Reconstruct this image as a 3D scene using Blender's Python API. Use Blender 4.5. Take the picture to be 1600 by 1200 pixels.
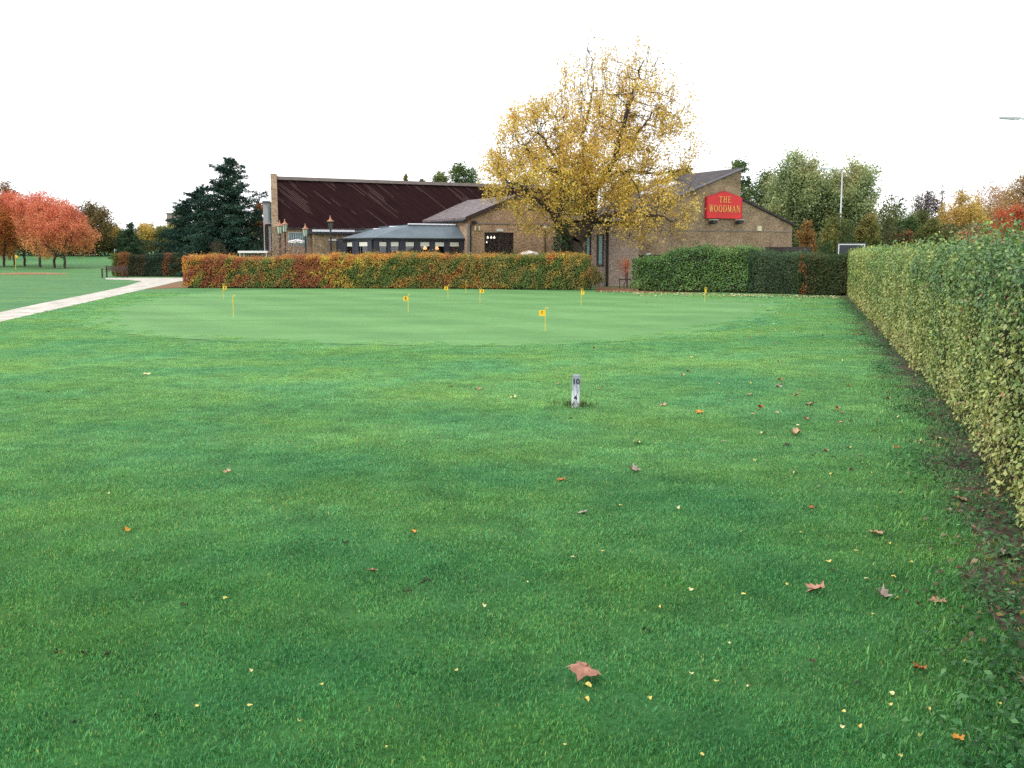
import bpy, bmesh, math, random
import numpy as np
from mathutils import Vector, Matrix

for o in list(bpy.data.objects):
    bpy.data.objects.remove(o)
SC = bpy.context.scene
COL = SC.collection
R = math.radians

# ------------------------------------------------------------------ camera
PITCH = 7.2
FOC = 1600.0            # focal length in pixels of a 1600 px wide frame
EYE = 1.7
cam = bpy.data.cameras.new('camera')
cam.sensor_width = 36.0
cam.lens = 36.0 * FOC / 1600.0
cam.clip_start = 0.1
cam.clip_end = 3000
camo = bpy.data.objects.new('camera', cam)
camo.location = (0, 0, EYE)
camo.rotation_euler = (R(90 - PITCH), 0, 0)
COL.objects.link(camo)
SC.camera = camo

# ------------------------------------------------------------------ overcast sky and soft sun
SUN_EL, SUN_AZ = 42.0, 228.0      # azimuth clockwise from +Y
w = bpy.data.worlds.new('World')
SC.world = w
w.use_nodes = True
nt = w.node_tree
nt.nodes.clear()
sky = nt.nodes.new('ShaderNodeTexSky')
sky.sky_type = 'NISHITA'
sky.sun_disc = False
sky.sun_elevation = R(SUN_EL)
sky.sun_rotation = R(SUN_AZ)
hsv = nt.nodes.new('ShaderNodeHueSaturation')
hsv.inputs['Saturation'].default_value = 0.45
nt.links.new(sky.outputs[0], hsv.inputs['Color'])
tc = nt.nodes.new('ShaderNodeTexCoord')
mp = nt.nodes.new('ShaderNodeMapping')
mp.inputs['Scale'].default_value = (1, 1, 3)
nt.links.new(tc.outputs['Generated'], mp.inputs[0])
cn = nt.nodes.new('ShaderNodeTexNoise')
cn.inputs['Scale'].default_value = 2.0
cn.inputs['Detail'].default_value = 5
nt.links.new(mp.outputs[0], cn.inputs[0])
cr = nt.nodes.new('ShaderNodeValToRGB')
cr.color_ramp.elements[0].position = 0.3
cr.color_ramp.elements[0].color = (12.2, 12.4, 12.9, 1)
cr.color_ramp.elements[1].position = 0.7
cr.color_ramp.elements[1].color = (14.3, 14.3, 14.4, 1)
nt.links.new(cn.outputs[0], cr.inputs[0])
mx = nt.nodes.new('ShaderNodeMixRGB')
mx.inputs[0].default_value = 0.86      # cloud cover
nt.links.new(hsv.outputs[0], mx.inputs[1])
nt.links.new(cr.outputs[0], mx.inputs[2])
bg = nt.nodes.new('ShaderNodeBackground')
bg.inputs[1].default_value = 0.1
nt.links.new(mx.outputs[0], bg.inputs[0])
wo = nt.nodes.new('ShaderNodeOutputWorld')
nt.links.new(bg.outputs[0], wo.inputs[0])

sl = bpy.data.lights.new('sun', 'SUN')
sl.energy = 1.2
sl.angle = R(25)
sl.color = (1, 0.96, 0.9)
so = bpy.data.objects.new('sun', sl)
az, el = R(SUN_AZ), R(SUN_EL)
dvec = Vector((math.sin(az) * math.cos(el), math.cos(az) * math.cos(el), math.sin(el)))
so.rotation_euler = (-dvec).to_track_quat('-Z', 'Y').to_euler()
so.location = (0, 0, 50)
COL.objects.link(so)

SC.view_settings.view_transform = 'Standard'
SC.view_settings.look = 'None'
SC.view_settings.gamma = 1
SC.view_settings.exposure = 0.5
SC.cycles.use_denoising = False
SC.cycles.max_bounces = 6
SC.cycles.transparent_max_bounces = 8

# ------------------------------------------------------------------ pixel helpers (photo pixels, 1600x1200)
cp, sp_ = math.cos(R(PITCH)), math.sin(R(PITCH))
def ray(u, v):
    a, b = (u - 800) / FOC, (600 - v) / FOC
    return np.array([a, cp + b * sp_, -sp_ + b * cp])
def G(u, v, z=0.0):
    d = ray(u, v); k = (z - EYE) / d[2]
    return np.array([d[0] * k, d[1] * k, z])
def AT(u, v, y):
    d = ray(u, v); k = y / d[1]
    return np.array([d[0] * k, y, EYE + d[2] * k])
def ss(a, b, x):
    t = np.clip((np.asarray(x, float) - a) / (b - a), 0, 1)
    return t * t * (3 - 2 * t)
def hz(x, y):
    x = np.asarray(x, float); y = np.asarray(y, float)
    h = 1.75 * ss(82, 165, y)
    h = h + 0.25 * np.sin(x * .045 + 1) * np.sin(y * .06) * ss(90, 130, y)
    h = h + 5.0 * ss(190, 420, y)
    return h

# ------------------------------------------------------------------ object helpers
def tag(o, label=None, cat=None, group=None, kind=None):
    if label: o['label'] = label
    if cat: o['category'] = cat
    if group: o['group'] = group
    if kind: o['kind'] = kind
    return o
def empty(name, loc=(0, 0, 0), rz=0.0):
    o = bpy.data.objects.new(name, None)
    o.location = [float(q) for q in loc]; o.rotation_euler = (0, 0, rz)
    o.empty_display_size = 0.2
    COL.objects.link(o)
    return o
def link(name, me, mat=None, parent=None):
    o = bpy.data.objects.new(name, me)
    COL.objects.link(o)
    if mat is not None:
        me.materials.append(mat)
    if parent is not None:
        o.parent = parent
    return o
class MB:
    """collects simple shapes into ONE mesh"""
    def __init__(s): s.v = []; s.f = []
    def add(s, vs, fs):
        n = len(s.v); s.v += [tuple(map(float, q)) for q in vs]; s.f += [tuple(i + n for i in f) for f in fs]; return s
    def box(s, a, b):
        x0, y0, z0 = a; x1, y1, z1 = b
        return s.add([(x0, y0, z0), (x1, y0, z0), (x1, y1, z0), (x0, y1, z0), (x0, y0, z1), (x1, y0, z1), (x1, y1, z1), (x0, y1, z1)],
                     [(0, 3, 2, 1), (4, 5, 6, 7), (0, 1, 5, 4), (1, 2, 6, 5), (2, 3, 7, 6), (3, 0, 4, 7)])
    def prism(s, poly, off):
        """poly: 3-D polygon, off: extrusion vector"""
        n = len(poly); off = np.array(off, float)
        vs = [tuple(p) for p in poly] + [tuple(np.array(p, float) + off) for p in poly]
        fs = [tuple(range(n))[::-1], tuple(range(n, 2 * n))] + [(i, (i + 1) % n, (i + 1) % n + n, i + n) for i in range(n)]
        return s.add(vs, fs)
    def tube(s, pts, r, k=8, cap=True):
        pts = [np.array(p, float) for p in pts]
        rs = r if hasattr(r, '__len__') else [r] * len(pts)
        vs = []; fs = []
        for i, p in enumerate(pts):
            d = pts[min(i + 1, len(pts) - 1)] - pts[max(i - 1, 0)]
            d = d / (np.linalg.norm(d) + 1e-9)
            ref = np.array([0, 0, 1.]) if abs(d[2]) < .9 else np.array([1., 0, 0])
            a = np.cross(d, ref); a /= np.linalg.norm(a); b = np.cross(d, a)
            for j in range(k):
                t = 2 * math.pi * j / k
                vs.append(p + rs[i] * (math.cos(t) * a + math.sin(t) * b))
        for i in range(len(pts) - 1):
            for j in range(k):
                fs.append((i * k + j, i * k + (j + 1) % k, (i + 1) * k + (j + 1) % k, (i + 1) * k + j))
        if cap:
            fs.append(tuple(range(k))[::-1]); fs.append(tuple(range((len(pts) - 1) * k, len(pts) * k)))
        return s.add(vs, fs)
    def lathe(s, prof, k=16, c=(0, 0, 0)):
        vs = []; fs = []
        for r, z in prof:
            for j in range(k):
                t = 2 * math.pi * (j + .5) / k
                vs.append((c[0] + r * math.cos(t), c[1] + r * math.sin(t), c[2] + z))
        for i in range(len(prof) - 1):
            for j in range(k):
                fs.append((i * k + j, i * k + (j + 1) % k, (i + 1) * k + (j + 1) % k, (i + 1) * k + j))
        return s.add(vs, fs)
    def build(s, name, mat, parent=None, smooth=False):
        me = bpy.data.meshes.new(name)
        me.from_pydata(s.v, [], s.f); me.update()
        if smooth: me.shade_smooth()
        return link(name, me, mat, parent)

def quick_mesh(name, V, F4, C=None, smooth=False):
    """numpy mesh of quads with an optional per-vertex colour 'Col'"""
    me = bpy.data.meshes.new(name)
    V = np.ascontiguousarray(V, np.float32); F4 = np.ascontiguousarray(F4, np.int32)
    n, k = F4.shape
    me.vertices.add(len(V)); me.vertices.foreach_set('co', V.ravel())
    me.loops.add(n * k); me.loops.foreach_set('vertex_index', F4.ravel())
    me.polygons.add(n)
    me.polygons.foreach_set('loop_start', np.arange(0, n * k, k, dtype=np.int32))
    me.update(calc_edges=True)
    me.validate()
    if C is not None:
        at = me.color_attributes.new('Col', 'FLOAT_COLOR', 'POINT')
        c4 = np.ones((len(V), 4), np.float32); c4[:, :3] = C
        at.data.foreach_set('color', c4.ravel())
    if smooth: me.shade_smooth()
    return me

def text_mesh(txt, size, mat_, parent, extrude=.001, offset=.003):
    cu = bpy.data.curves.new('number', 'FONT'); cu.body = txt; cu.size = size; cu.align_x = 'CENTER'; cu.align_y = 'CENTER'; cu.extrude = extrude; cu.offset = offset
    t = bpy.data.objects.new('number', cu); COL.objects.link(t)
    bpy.context.view_layer.update()
    me = bpy.data.meshes.new_from_object(t.evaluated_get(bpy.context.evaluated_depsgraph_get()))
    bpy.data.objects.remove(t); bpy.data.curves.remove(cu)
    me.materials.clear()
    return link('number', me, mat_, parent)
# ------------------------------------------------------------------ materials
def mat(name):
    m = bpy.data.materials.new(name); m.use_nodes = True
    n = m.node_tree.nodes; l = m.node_tree.links
    return m, n, l, n['Principled BSDF']
def plain(name, c, rough=.6, metal=0, spec=.4, var=.12, scale=6, emit=None):
    m, n, l, b = mat(name)
    b.inputs['Roughness'].default_value = rough; b.inputs['Metallic'].default_value = metal
    b.inputs['Specular IOR Level'].default_value = spec
    t = n.new('ShaderNodeTexCoord'); no = n.new('ShaderNodeTexNoise')
    no.inputs['Scale'].default_value = scale; no.inputs['Detail'].default_value = 6
    l.new(t.outputs['Object'], no.inputs[0])
    r = n.new('ShaderNodeValToRGB')
    r.color_ramp.elements[0].position = .3; r.color_ramp.elements[1].position = .7
    r.color_ramp.elements[0].color = [q * (1 - var) for q in c] + [1]
    r.color_ramp.elements[1].color = [min(1, q * (1 + var)) for q in c] + [1]
    l.new(no.outputs[0], r.inputs[0]); l.new(r.outputs[0], b.inputs['Base Color'])
    if emit:
        b.inputs['Emission Color'].default_value = (*c, 1); b.inputs['Emission Strength'].default_value = emit
    return m
def leafmat(name, trans=.35, rough=.5, spec=.25):
    m, n, l, b = mat(name)
    a = n.new('ShaderNodeAttribute'); a.attribute_name = 'Col'
    l.new(a.outputs['Color'], b.inputs['Base Color'])
    b.inputs['Roughness'].default_value = rough; b.inputs['Specular IOR Level'].default_value = spec
    t = n.new('ShaderNodeBsdfTranslucent'); l.new(a.outputs['Color'], t.inputs[0])
    x = n.new('ShaderNodeMixShader'); x.inputs[0].default_value = trans
    l.new(b.outputs[0], x.inputs[1]); l.new(t.outputs[0], x.inputs[2])
    l.new(x.outputs[0], n['Material Output'].inputs[0])
    return m
M = {}
M['leaf'] = leafmat('leaf', .45)
M['glossleaf'] = leafmat('gloss_leaf', .2, .38, .4)
M['needle'] = leafmat('needle', .1, .7, .1)
M['deadleaf'] = leafmat('dead_leaf', .1, .7, .15)
M['bark'] = plain('bark', (.055, .042, .032), .9, var=.5, scale=9)
M['palebark'] = plain('pale_bark', (.13, .125, .085), .9, var=.4, scale=7)
M['greybark'] = plain('grey_bark', (.11, .095, .085), .9, var=.4, scale=7)
M['hedgecore'] = plain('hedge_core', (.03, .03, .015), .95, var=.5, scale=14, spec=.1)
M['black'] = plain('black_paint', (.018, .018, .02), .45)
M['copper'] = plain('copper', (.36, .17, .105), .42, .5, var=.25)
M['white'] = plain('white_paint', (.8, .8, .8), .5, var=.05)
M['offwhite'] = plain('off_white', (.62, .63, .60), .6, var=.08)
M['cream'] = plain('cream_plastic', (.62, .56, .40), .5, var=.05)
M['steel'] = plain('galvanised_steel', (.42, .46, .48), .45, .4, var=.12)
M['yellow'] = plain('yellow_plastic', (.85, .50, .02), .45, var=.06)
M['yellowpole'] = plain('yellow_pole', (.80, .55, .08), .45, var=.06)
M['ink'] = plain('black_ink', (.02, .015, .012), .6)
M['red'] = plain('red_paint', (.62, .018, .022), .35, var=.05, scale=2)
M['darkred'] = plain('dark_red_paint', (.36, .012, .016), .4)
M['gold'] = plain('gold_letter', (.72, .42, .13), .4, .35)
M['lead'] = plain('lead_roof', (.115, .15, .175), .55, .0, var=.14, scale=2)
M['bluegrey'] = plain('blue_grey_paint', (.035, .037, .052), .5, var=.1)
M['timber'] = plain('dark_timber', (.03, .02, .018), .7, var=.3)
M['slatebrown'] = plain('brown_frame', (.045, .025, .022), .6)
M['wood'] = plain('bench_wood', (.06, .035, .028), .7, var=.3)
M['concrete'] = plain('concrete', (.38, .36, .33), .85, var=.12, scale=4)
M['coping'] = plain('coping_stone', (.22, .18, .165), .85, var=.15, scale=3)
M['blind'] = plain('roller_blind', (.72, .70, .62), .8, var=.04)
M['teal'] = plain('teal_glass', (.16, .33, .36), .2, var=.15, spec=.5)
M['bulb'] = plain('lit_bulb', (1, .50, .20), .5, emit=1.5)
M['whitebulb'] = plain('lit_white_bulb', (1, .88, .70), .5, emit=2.2)
M['palewall'] = plain('pale_cladding', (.48, .47, .52), .7, var=.06, scale=2)
M['interior'] = plain('dark_interior', (.05, .04, .035), .9)
M['vergegrey'] = plain('verge_grey', (.20, .185, .21), .6)
M['edge'] = plain('white_fascia', (.72, .72, .80), .4, var=.05)

def glass():
    m, n, l, b = mat('window_glass')
    g = n.new('ShaderNodeBsdfGlossy'); g.inputs['Roughness'].default_value = .03
    t = n.new('ShaderNodeBsdfTransparent'); t.inputs[0].default_value = (.82, .85, .86, 1)
    x = n.new('ShaderNodeMixShader'); x.inputs[0].default_value = .07
    l.new(t.outputs[0], x.inputs[1]); l.new(g.outputs[0], x.inputs[2])
    l.new(x.outputs[0], n['Material Output'].inputs[0]); n.remove(b)
    return m
M['glass'] = glass()

def brick(name, c1, c2, mortar, stain=.35):
    m, n, l, b = mat(name)
    t = n.new('ShaderNodeTexCoord'); s = n.new('ShaderNodeSeparateXYZ'); l.new(t.outputs['Object'], s.inputs[0])
    ad = n.new('ShaderNodeMath'); ad.operation = 'ADD'; l.new(s.outputs[0], ad.inputs[0]); l.new(s.outputs[1], ad.inputs[1])
    cb = n.new('ShaderNodeCombineXYZ'); l.new(ad.outputs[0], cb.inputs[0]); l.new(s.outputs[2], cb.inputs[1])
    br = n.new('ShaderNodeTexBrick'); l.new(cb.outputs[0], br.inputs[0])
    br.inputs['Scale'].default_value = 1; br.inputs['Brick Width'].default_value = .225; br.inputs['Row Height'].default_value = .075
    br.inputs['Mortar Size'].default_value = .010; br.inputs['Bias'].default_value = -.1
    br.inputs['Color1'].default_value = (*c1, 1); br.inputs['Color2'].default_value = (*c2, 1); br.inputs['Mortar'].default_value = (*mortar, 1)
    no = n.new('ShaderNodeTexNoise'); no.inputs['Scale'].default_value = 1.3; no.inputs['Detail'].default_value = 8; no.inputs['Roughness'].default_value = .7
    l.new(t.outputs['Object'], no.inputs[0])
    r = n.new('ShaderNodeMapRange'); r.inputs[1].default_value = .3; r.inputs[2].default_value = .7
    r.inputs[3].default_value = 1 - stain; r.inputs[4].default_value = 1 + stain * .6
    l.new(no.outputs[0], r.inputs[0])
    n2 = n.new('ShaderNodeTexNoise'); n2.inputs['Scale'].default_value = 9; n2.inputs['Detail'].default_value = 3
    l.new(t.outputs['Object'], n2.inputs[0])
    r2 = n.new('ShaderNodeMapRange'); r2.inputs[1].default_value = .35; r2.inputs[2].default_value = .65; r2.inputs[3].default_value = .72; r2.inputs[4].default_value = 1.25
    l.new(n2.outputs[0], r2.inputs[0])
    mu = n.new('ShaderNodeMath'); mu.operation = 'MULTIPLY'; l.new(r.outputs[0], mu.inputs[0]); l.new(r2.outputs[0], mu.inputs[1])
    v = n.new('ShaderNodeVectorMath'); v.operation = 'SCALE'; l.new(br.outputs[0], v.inputs[0]); l.new(mu.outputs[0], v.inputs['Scale'])
    l.new(v.outputs[0], b.inputs['Base Color'])
    b.inputs['Roughness'].default_value = .9; b.inputs['Specular IOR Level'].default_value = .15
    bp = n.new('ShaderNodeBump'); bp.inputs['Distance'].default_value = .01; l.new(br.outputs['Fac'], bp.inputs['Height']); bp.invert = True
    l.new(bp.outputs[0], b.inputs['Normal'])
    return m
M['brick'] = brick('brown_brick', (.41, .235, .135), (.52, .325, .195), (.44, .355, .27))
M['brickdark'] = brick('weathered_brick', (.29, .195, .118), (.385, .27, .17), (.34, .27, .20), .4)
M['brickpink'] = brick('pale_pink_brick', (.36, .25, .21), (.46, .34, .29), (.42, .36, .32), .2)

def tiles(name, c1, c2):
    m, n, l, b = mat(name)
    t = n.new('ShaderNodeTexCoord'); s = n.new('ShaderNodeSeparateXYZ'); l.new(t.outputs['Object'], s.inputs[0])
    z = n.new('ShaderNodeMath'); z.operation = 'MULTIPLY'; z.inputs[1].default_value = 2.6; l.new(s.outputs[2], z.inputs[0])
    cb = n.new('ShaderNodeCombineXYZ'); l.new(s.outputs[1], cb.inputs[0]); l.new(z.outputs[0], cb.inputs[1])
    br = n.new('ShaderNodeTexBrick'); l.new(cb.outputs[0], br.inputs[0])
    br.inputs['Scale'].default_value = 1; br.inputs['Brick Width'].default_value = .33; br.inputs['Row Height'].default_value = .30
    br.inputs['Mortar Size'].default_value = .03
    br.inputs['Color1'].default_value = (*c1, 1); br.inputs['Color2'].default_value = (*c2, 1); br.inputs['Mortar'].default_value = (*[q * .55 for q in c1], 1)
    no = n.new('ShaderNodeTexNoise'); no.inputs['Scale'].default_value = 5; no.inputs['Detail'].default_value = 6; l.new(t.outputs['Object'], no.inputs[0])
    r = n.new('ShaderNodeMapRange'); r.inputs[1].default_value = .3; r.inputs[2].default_value = .7; r.inputs[3].default_value = .65; r.inputs[4].default_value = 1.4
    l.new(no.outputs[0], r.inputs[0])
    v = n.new('ShaderNodeVectorMath'); v.operation = 'SCALE'; l.new(br.outputs[0], v.inputs[0]); l.new(r.outputs[0], v.inputs['Scale'])
    l.new(v.outputs[0], b.inputs['Base Color']); b.inputs['Roughness'].default_value = .85
    bp = n.new('ShaderNodeBump'); bp.inputs['Distance'].default_value = .03; bp.invert = True
    l.new(br.outputs['Fac'], bp.inputs['Height']); l.new(bp.outputs[0], b.inputs['Normal'])
    return m
M['tiles'] = tiles('grey_brown_tiles', (.15, .12, .125), (.22, .18, .185))
M['slate'] = tiles('dark_slate', (.040, .031, .033), (.062, .05, .052))

def boards():
    """dark stained diagonal boarding with pale weathered joints"""
    m, n, l, b = mat('diagonal_boarding')
    t = n.new('ShaderNodeTexCoord'); s = n.new('ShaderNodeSeparateXYZ'); l.new(t.outputs['Object'], s.inputs[0])
    def mth(op, a, c):
        q = n.new('ShaderNodeMath'); q.operation = op
        for i, x in enumerate((a, c)):
            if isinstance(x, (int, float)): q.inputs[i].default_value = x
            else: l.new(x, q.inputs[i])
        return q.outputs[0]
    A = mth('ADD', s.outputs[0], mth('MULTIPLY', s.outputs[2], 1.12))
    B = mth('SUBTRACT', s.outputs[0], s.outputs[2])
    fr = mth('FRACT', mth('MULTIPLY', A, 6.5), 0)
    groove = mth('LESS_THAN', fr, .14)
    cb = n.new('ShaderNodeCombineXYZ'); l.new(mth('MULTIPLY', A, 6.5), cb.inputs[0]); l.new(mth('MULTIPLY', B, .5), cb.inputs[1])
    no = n.new('ShaderNodeTexNoise'); no.inputs['Scale'].default_value = 1; no.inputs['Detail'].default_value = 3; l.new(cb.outputs[0], no.inputs[0])
    r = n.new('ShaderNodeValToRGB'); r.color_ramp.elements[0].position = .2; r.color_ramp.elements[1].position = .8
    r.color_ramp.elements[0].color = (.011, .0045, .006, 1); r.color_ramp.elements[1].color = (.034, .014, .015, 1)
    l.new(no.outputs[0], r.inputs[0])
    cb2 = n.new('ShaderNodeCombineXYZ'); l.new(mth('MULTIPLY', A, 2.6), cb2.inputs[0]); l.new(mth('MULTIPLY', B, .16), cb2.inputs[1])
    n2 = n.new('ShaderNodeTexNoise'); n2.inputs['Scale'].default_value = 1.1; n2.inputs['Detail'].default_value = 2; l.new(cb2.outputs[0], n2.inputs[0])
    thr = mth('GREATER_THAN', mth('ADD', n2.outputs[0], mth('MULTIPLY', mth('SUBTRACT', s.outputs[2], 5.0), .05)), .60)
    pale = mth('MULTIPLY', mth('MULTIPLY', groove, thr), .75)
    mix = n.new('ShaderNodeMixRGB'); l.new(pale, mix.inputs[0]); l.new(r.outputs[0], mix.inputs[1]); mix.inputs[2].default_value = (.28, .2, .17, 1)
    l.new(mix.outputs[0], b.inputs['Base Color']); b.inputs['Roughness'].default_value = .9; b.inputs['Specular IOR Level'].default_value = .06
    bp = n.new('ShaderNodeBump'); bp.inputs['Distance'].default_value = .015; bp.invert = True; l.new(groove, bp.inputs['Height']); l.new(bp.outputs[0], b.inputs['Normal'])
    return m
M['boards'] = boards()

FAR_LIGHT = (2.55, 1.68, 2.3)  # colour gain of far turf: paints in its grazing-view brightness, with shorter mowing
def grassmat(name, dark, light, fine=0.5, stripes=False, blades=False, gain=1.0):
    """grass colour driven by world position, so blades and soil sheet agree"""
    m, n, l, b = mat(name)
    g = n.new('ShaderNodeNewGeometry')
    mp = n.new('ShaderNodeMapping'); mp.inputs['Scale'].default_value = (.16, .42, 0); mp.inputs['Rotation'].default_value = (0, 0, R(8))
    l.new(g.outputs['Position'], mp.inputs[0])
    no = n.new('ShaderNodeTexNoise'); no.inputs['Scale'].default_value = 1; no.inputs['Detail'].default_value = 5; no.inputs['Roughness'].default_value = .62
    l.new(mp.outputs[0], no.inputs[0])
    r = n.new('ShaderNodeValToRGB'); r.color_ramp.elements[0].position = .36; r.color_ramp.elements[1].position = .66
    r.color_ramp.elements[0].color = (*dark, 1); r.color_ramp.elements[1].color = (*light, 1)
    l.new(no.outputs[0], r.inputs[0]); col = r.outputs[0]
    nh = n.new('ShaderNodeTexNoise'); nh.inputs['Scale'].default_value = .55; nh.inputs['Detail'].default_value = 4; nh.inputs['Roughness'].default_value = .55
    l.new(g.outputs['Position'], nh.inputs[0])
    rh = n.new('ShaderNodeValToRGB'); rh.color_ramp.elements[0].position = .36; rh.color_ramp.elements[1].position = .64
    rh.color_ramp.elements[0].color = (.88, .98, 1.10, 1); rh.color_ramp.elements[1].color = (1.20, 1.04, .88, 1)
    l.new(nh.outputs[0], rh.inputs[0])
    vh_ = n.new('ShaderNodeVectorMath'); vh_.operation = 'MULTIPLY'; l.new(col, vh_.inputs[0]); l.new(rh.outputs[0], vh_.inputs[1]); col = col if stripes else vh_.outputs[0]
    def mul(col, val):
        v = n.new('ShaderNodeVectorMath'); v.operation = 'SCALE'; l.new(col, v.inputs[0]); l.new(val, v.inputs['Scale']); return v.outputs[0]
    def rng(x, lo, hi, a=.3, c=.7):
        q = n.new('ShaderNodeMapRange'); q.inputs[1].default_value = a; q.inputs[2].default_value = c; q.inputs[3].default_value = lo; q.inputs[4].default_value = hi
        l.new(x, q.inputs[0]); return q.outputs[0]
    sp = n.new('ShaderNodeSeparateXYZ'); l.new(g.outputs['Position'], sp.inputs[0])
    lit_or_dry = n.new('ShaderNodeMath'); lit_or_dry.operation = 'MULTIPLY_ADD'; lit_or_dry.inputs[1].default_value = 5.0; l.new(no.outputs[0], lit_or_dry.inputs[0]); l.new(sp.outputs[1], lit_or_dry.inputs[2])
    dm = n.new('ShaderNodeMapRange'); dm.interpolation_type = 'SMOOTHSTEP'; dm.inputs[1].default_value = 3.5; dm.inputs[2].default_value = 16.5; l.new(lit_or_dry.outputs[0], dm.inputs[0])
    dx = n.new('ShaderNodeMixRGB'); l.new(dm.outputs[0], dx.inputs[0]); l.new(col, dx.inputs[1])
    dv = n.new('ShaderNodeVectorMath'); dv.operation = 'MULTIPLY'; dv.inputs[1].default_value = FAR_LIGHT; l.new(col, dv.inputs[0]); l.new(dv.outputs[0], dx.inputs[2])
    if not stripes: col = dx.outputs[0]      # paler with distance: grazing-view lightness painted into the colour, besides the shorter cut
    n3 = n.new('ShaderNodeTexNoise'); n3.inputs['Scale'].default_value = 2.2; n3.inputs['Detail'].default_value = 7; n3.inputs['Roughness'].default_value = .75
    l.new(g.outputs['Position'], n3.inputs[0])
    col = mul(col, rng(n3.outputs[0], 1 - fine * .45, 1 + fine * .45))
    if not blades:
        n4 = n.new('ShaderNodeTexNoise'); n4.inputs['Scale'].default_value = 38; n4.inputs['Detail'].default_value = 5; n4.inputs['Roughness'].default_value = .8
        l.new(g.outputs['Position'], n4.inputs[0])
        col = mul(col, rng(n4.outputs[0], 1 - fine * .8, 1 + fine * .8))
        bp = n.new('ShaderNodeBump'); bp.inputs['Distance'].default_value = .008 * fine; bp.inputs['Strength'].default_value = .4
        l.new(n4.outputs[0], bp.inputs['Height']); l.new(bp.outputs[0], b.inputs['Normal'])
    else:
        oi = n.new('ShaderNodeObjectInfo'); col = mul(col, rng(oi.outputs['Random'], .75, 1.25, 0, 1))
        at = n.new('ShaderNodeAttribute'); at.attribute_name = 'tint'
        v = n.new('ShaderNodeVectorMath'); v.operation = 'MULTIPLY'; l.new(col, v.inputs[0]); l.new(at.outputs['Color'], v.inputs[1]); col = v.outputs[0]
    if stripes:
        s = n.new('ShaderNodeSeparateXYZ'); l.new(g.outputs['Position'], s.inputs[0])
        a = n.new('ShaderNodeMath'); a.operation = 'MULTIPLY_ADD'; a.inputs[1].default_value = .55; l.new(s.outputs[1], a.inputs[0]); l.new(s.outputs[0], a.inputs[2])
        q = n.new('ShaderNodeMath'); q.operation = 'MULTIPLY'; q.inputs[1].default_value = 1.9; l.new(a.outputs[0], q.inputs[0])
        si = n.new('ShaderNodeMath'); si.operation = 'SINE'; l.new(q.outputs[0], si.inputs[0])
        col = mul(col, rng(si.outputs[0], .96, 1.05, -.5, .5))
    l.new(col, b.inputs['Base Color'])
    b.inputs['Roughness'].default_value = .75 if not blades else .45
    b.inputs['Specular IOR Level'].default_value = .03 if not blades else .15
    if blades:
        t = n.new('ShaderNodeBsdfTranslucent'); l.new(col, t.inputs[0])
        x = n.new('ShaderNodeMixShader'); x.inputs[0].default_value = .3
        l.new(b.outputs[0], x.inputs[1]); l.new(t.outputs[0], x.inputs[2]); l.new(x.outputs[0], n['Material Output'].inputs[0])
    return m
GD, GL = (.027, .104, .030), (.040, .132, .038)
FAR_LIGHT = (2.55, 1.68, 2.3)
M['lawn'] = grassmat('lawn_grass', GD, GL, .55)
M['green'] = grassmat('putting_green_grass', (.100, .225, .080), (.142, .285, .108), .20, stripes=True)
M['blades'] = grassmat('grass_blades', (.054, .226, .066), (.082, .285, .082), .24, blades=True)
def ground_mix(name, a, b_, scale, thr, c=None):
    m, n, l, b = mat(name)
    g = n.new('ShaderNodeNewGeometry')
    no = n.new('ShaderNodeTexNoise'); no.inputs['Scale'].default_value = scale; no.inputs['Detail'].default_value = 9; no.inputs['Roughness'].default_value = .75
    l.new(g.outputs['Position'], no.inputs[0])
    r = n.new('ShaderNodeValToRGB'); r.color_ramp.elements[0].position = thr - .1; r.color_ramp.elements[1].position = thr + .1
    r.color_ramp.elements[0].color = (*a, 1); r.color_ramp.elements[1].color = (*b_, 1)
    if c:
        e = r.color_ramp.elements.new(min(.95, thr + .2)); e.color = (*c, 1)
    l.new(no.outputs[0], r.inputs[0]); l.new(r.outputs[0], b.inputs['Base Color'])
    b.inputs['Roughness'].default_value = .95; b.inputs['Specular IOR Level'].default_value = .1
    bp = n.new('ShaderNodeBump'); bp.inputs['Distance'].default_value = .03; l.new(no.outputs[0], bp.inputs['Height']); l.new(bp.outputs[0], b.inputs['Normal'])
    return m
M['gravel'] = ground_mix('pale_gravel', (.25, .22, .17), (.50, .47, .42), 1.6, .42, (.62, .59, .54))
M['soil'] = ground_mix('bed_soil', (.07, .055, .043), (.14, .108, .085), 9, .5, (.21, .17, .13))
M['sand'] = ground_mix('bunker_sand', (.20, .12, .06), (.30, .20, .11), 3, .5)
M['litter'] = ground_mix('bark_litter', (.15, .09, .055), (.26, .15, .08), 8, .5, (.36, .22, .11))

# ------------------------------------------------------------------ ground, green, path, bunkers
def terrain():
    xs = np.unique(np.concatenate([np.linspace(-900, -60, 29), np.linspace(-60, 60, 61), np.linspace(60, 900, 29)]))
    ys = np.unique(np.concatenate([np.linspace(-60, 80, 36), np.linspace(80, 240, 65), np.linspace(240, 1600, 30)]))
    X, Y = np.meshgrid(xs, ys)
    V = np.stack([X.ravel(), Y.ravel(), hz(X, Y).ravel()], 1)
    a, b = len(xs), len(ys)
    i = (np.arange(b - 1)[:, None] * a + np.arange(a - 1)[None]).ravel()
    F = np.stack([i, i + 1, i + a + 1, i + a], 1)
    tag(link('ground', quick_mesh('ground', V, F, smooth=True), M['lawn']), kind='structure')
terrain()
def sheet(name, pts, m, z, kind='structure'):
    mb = MB(); mb.add([(p[0], p[1], z + (p[2] if len(p) > 2 else 0)) for p in pts], [tuple(range(len(pts)))])
    o = mb.build(name, m); tag(o, kind=kind); return o
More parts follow.
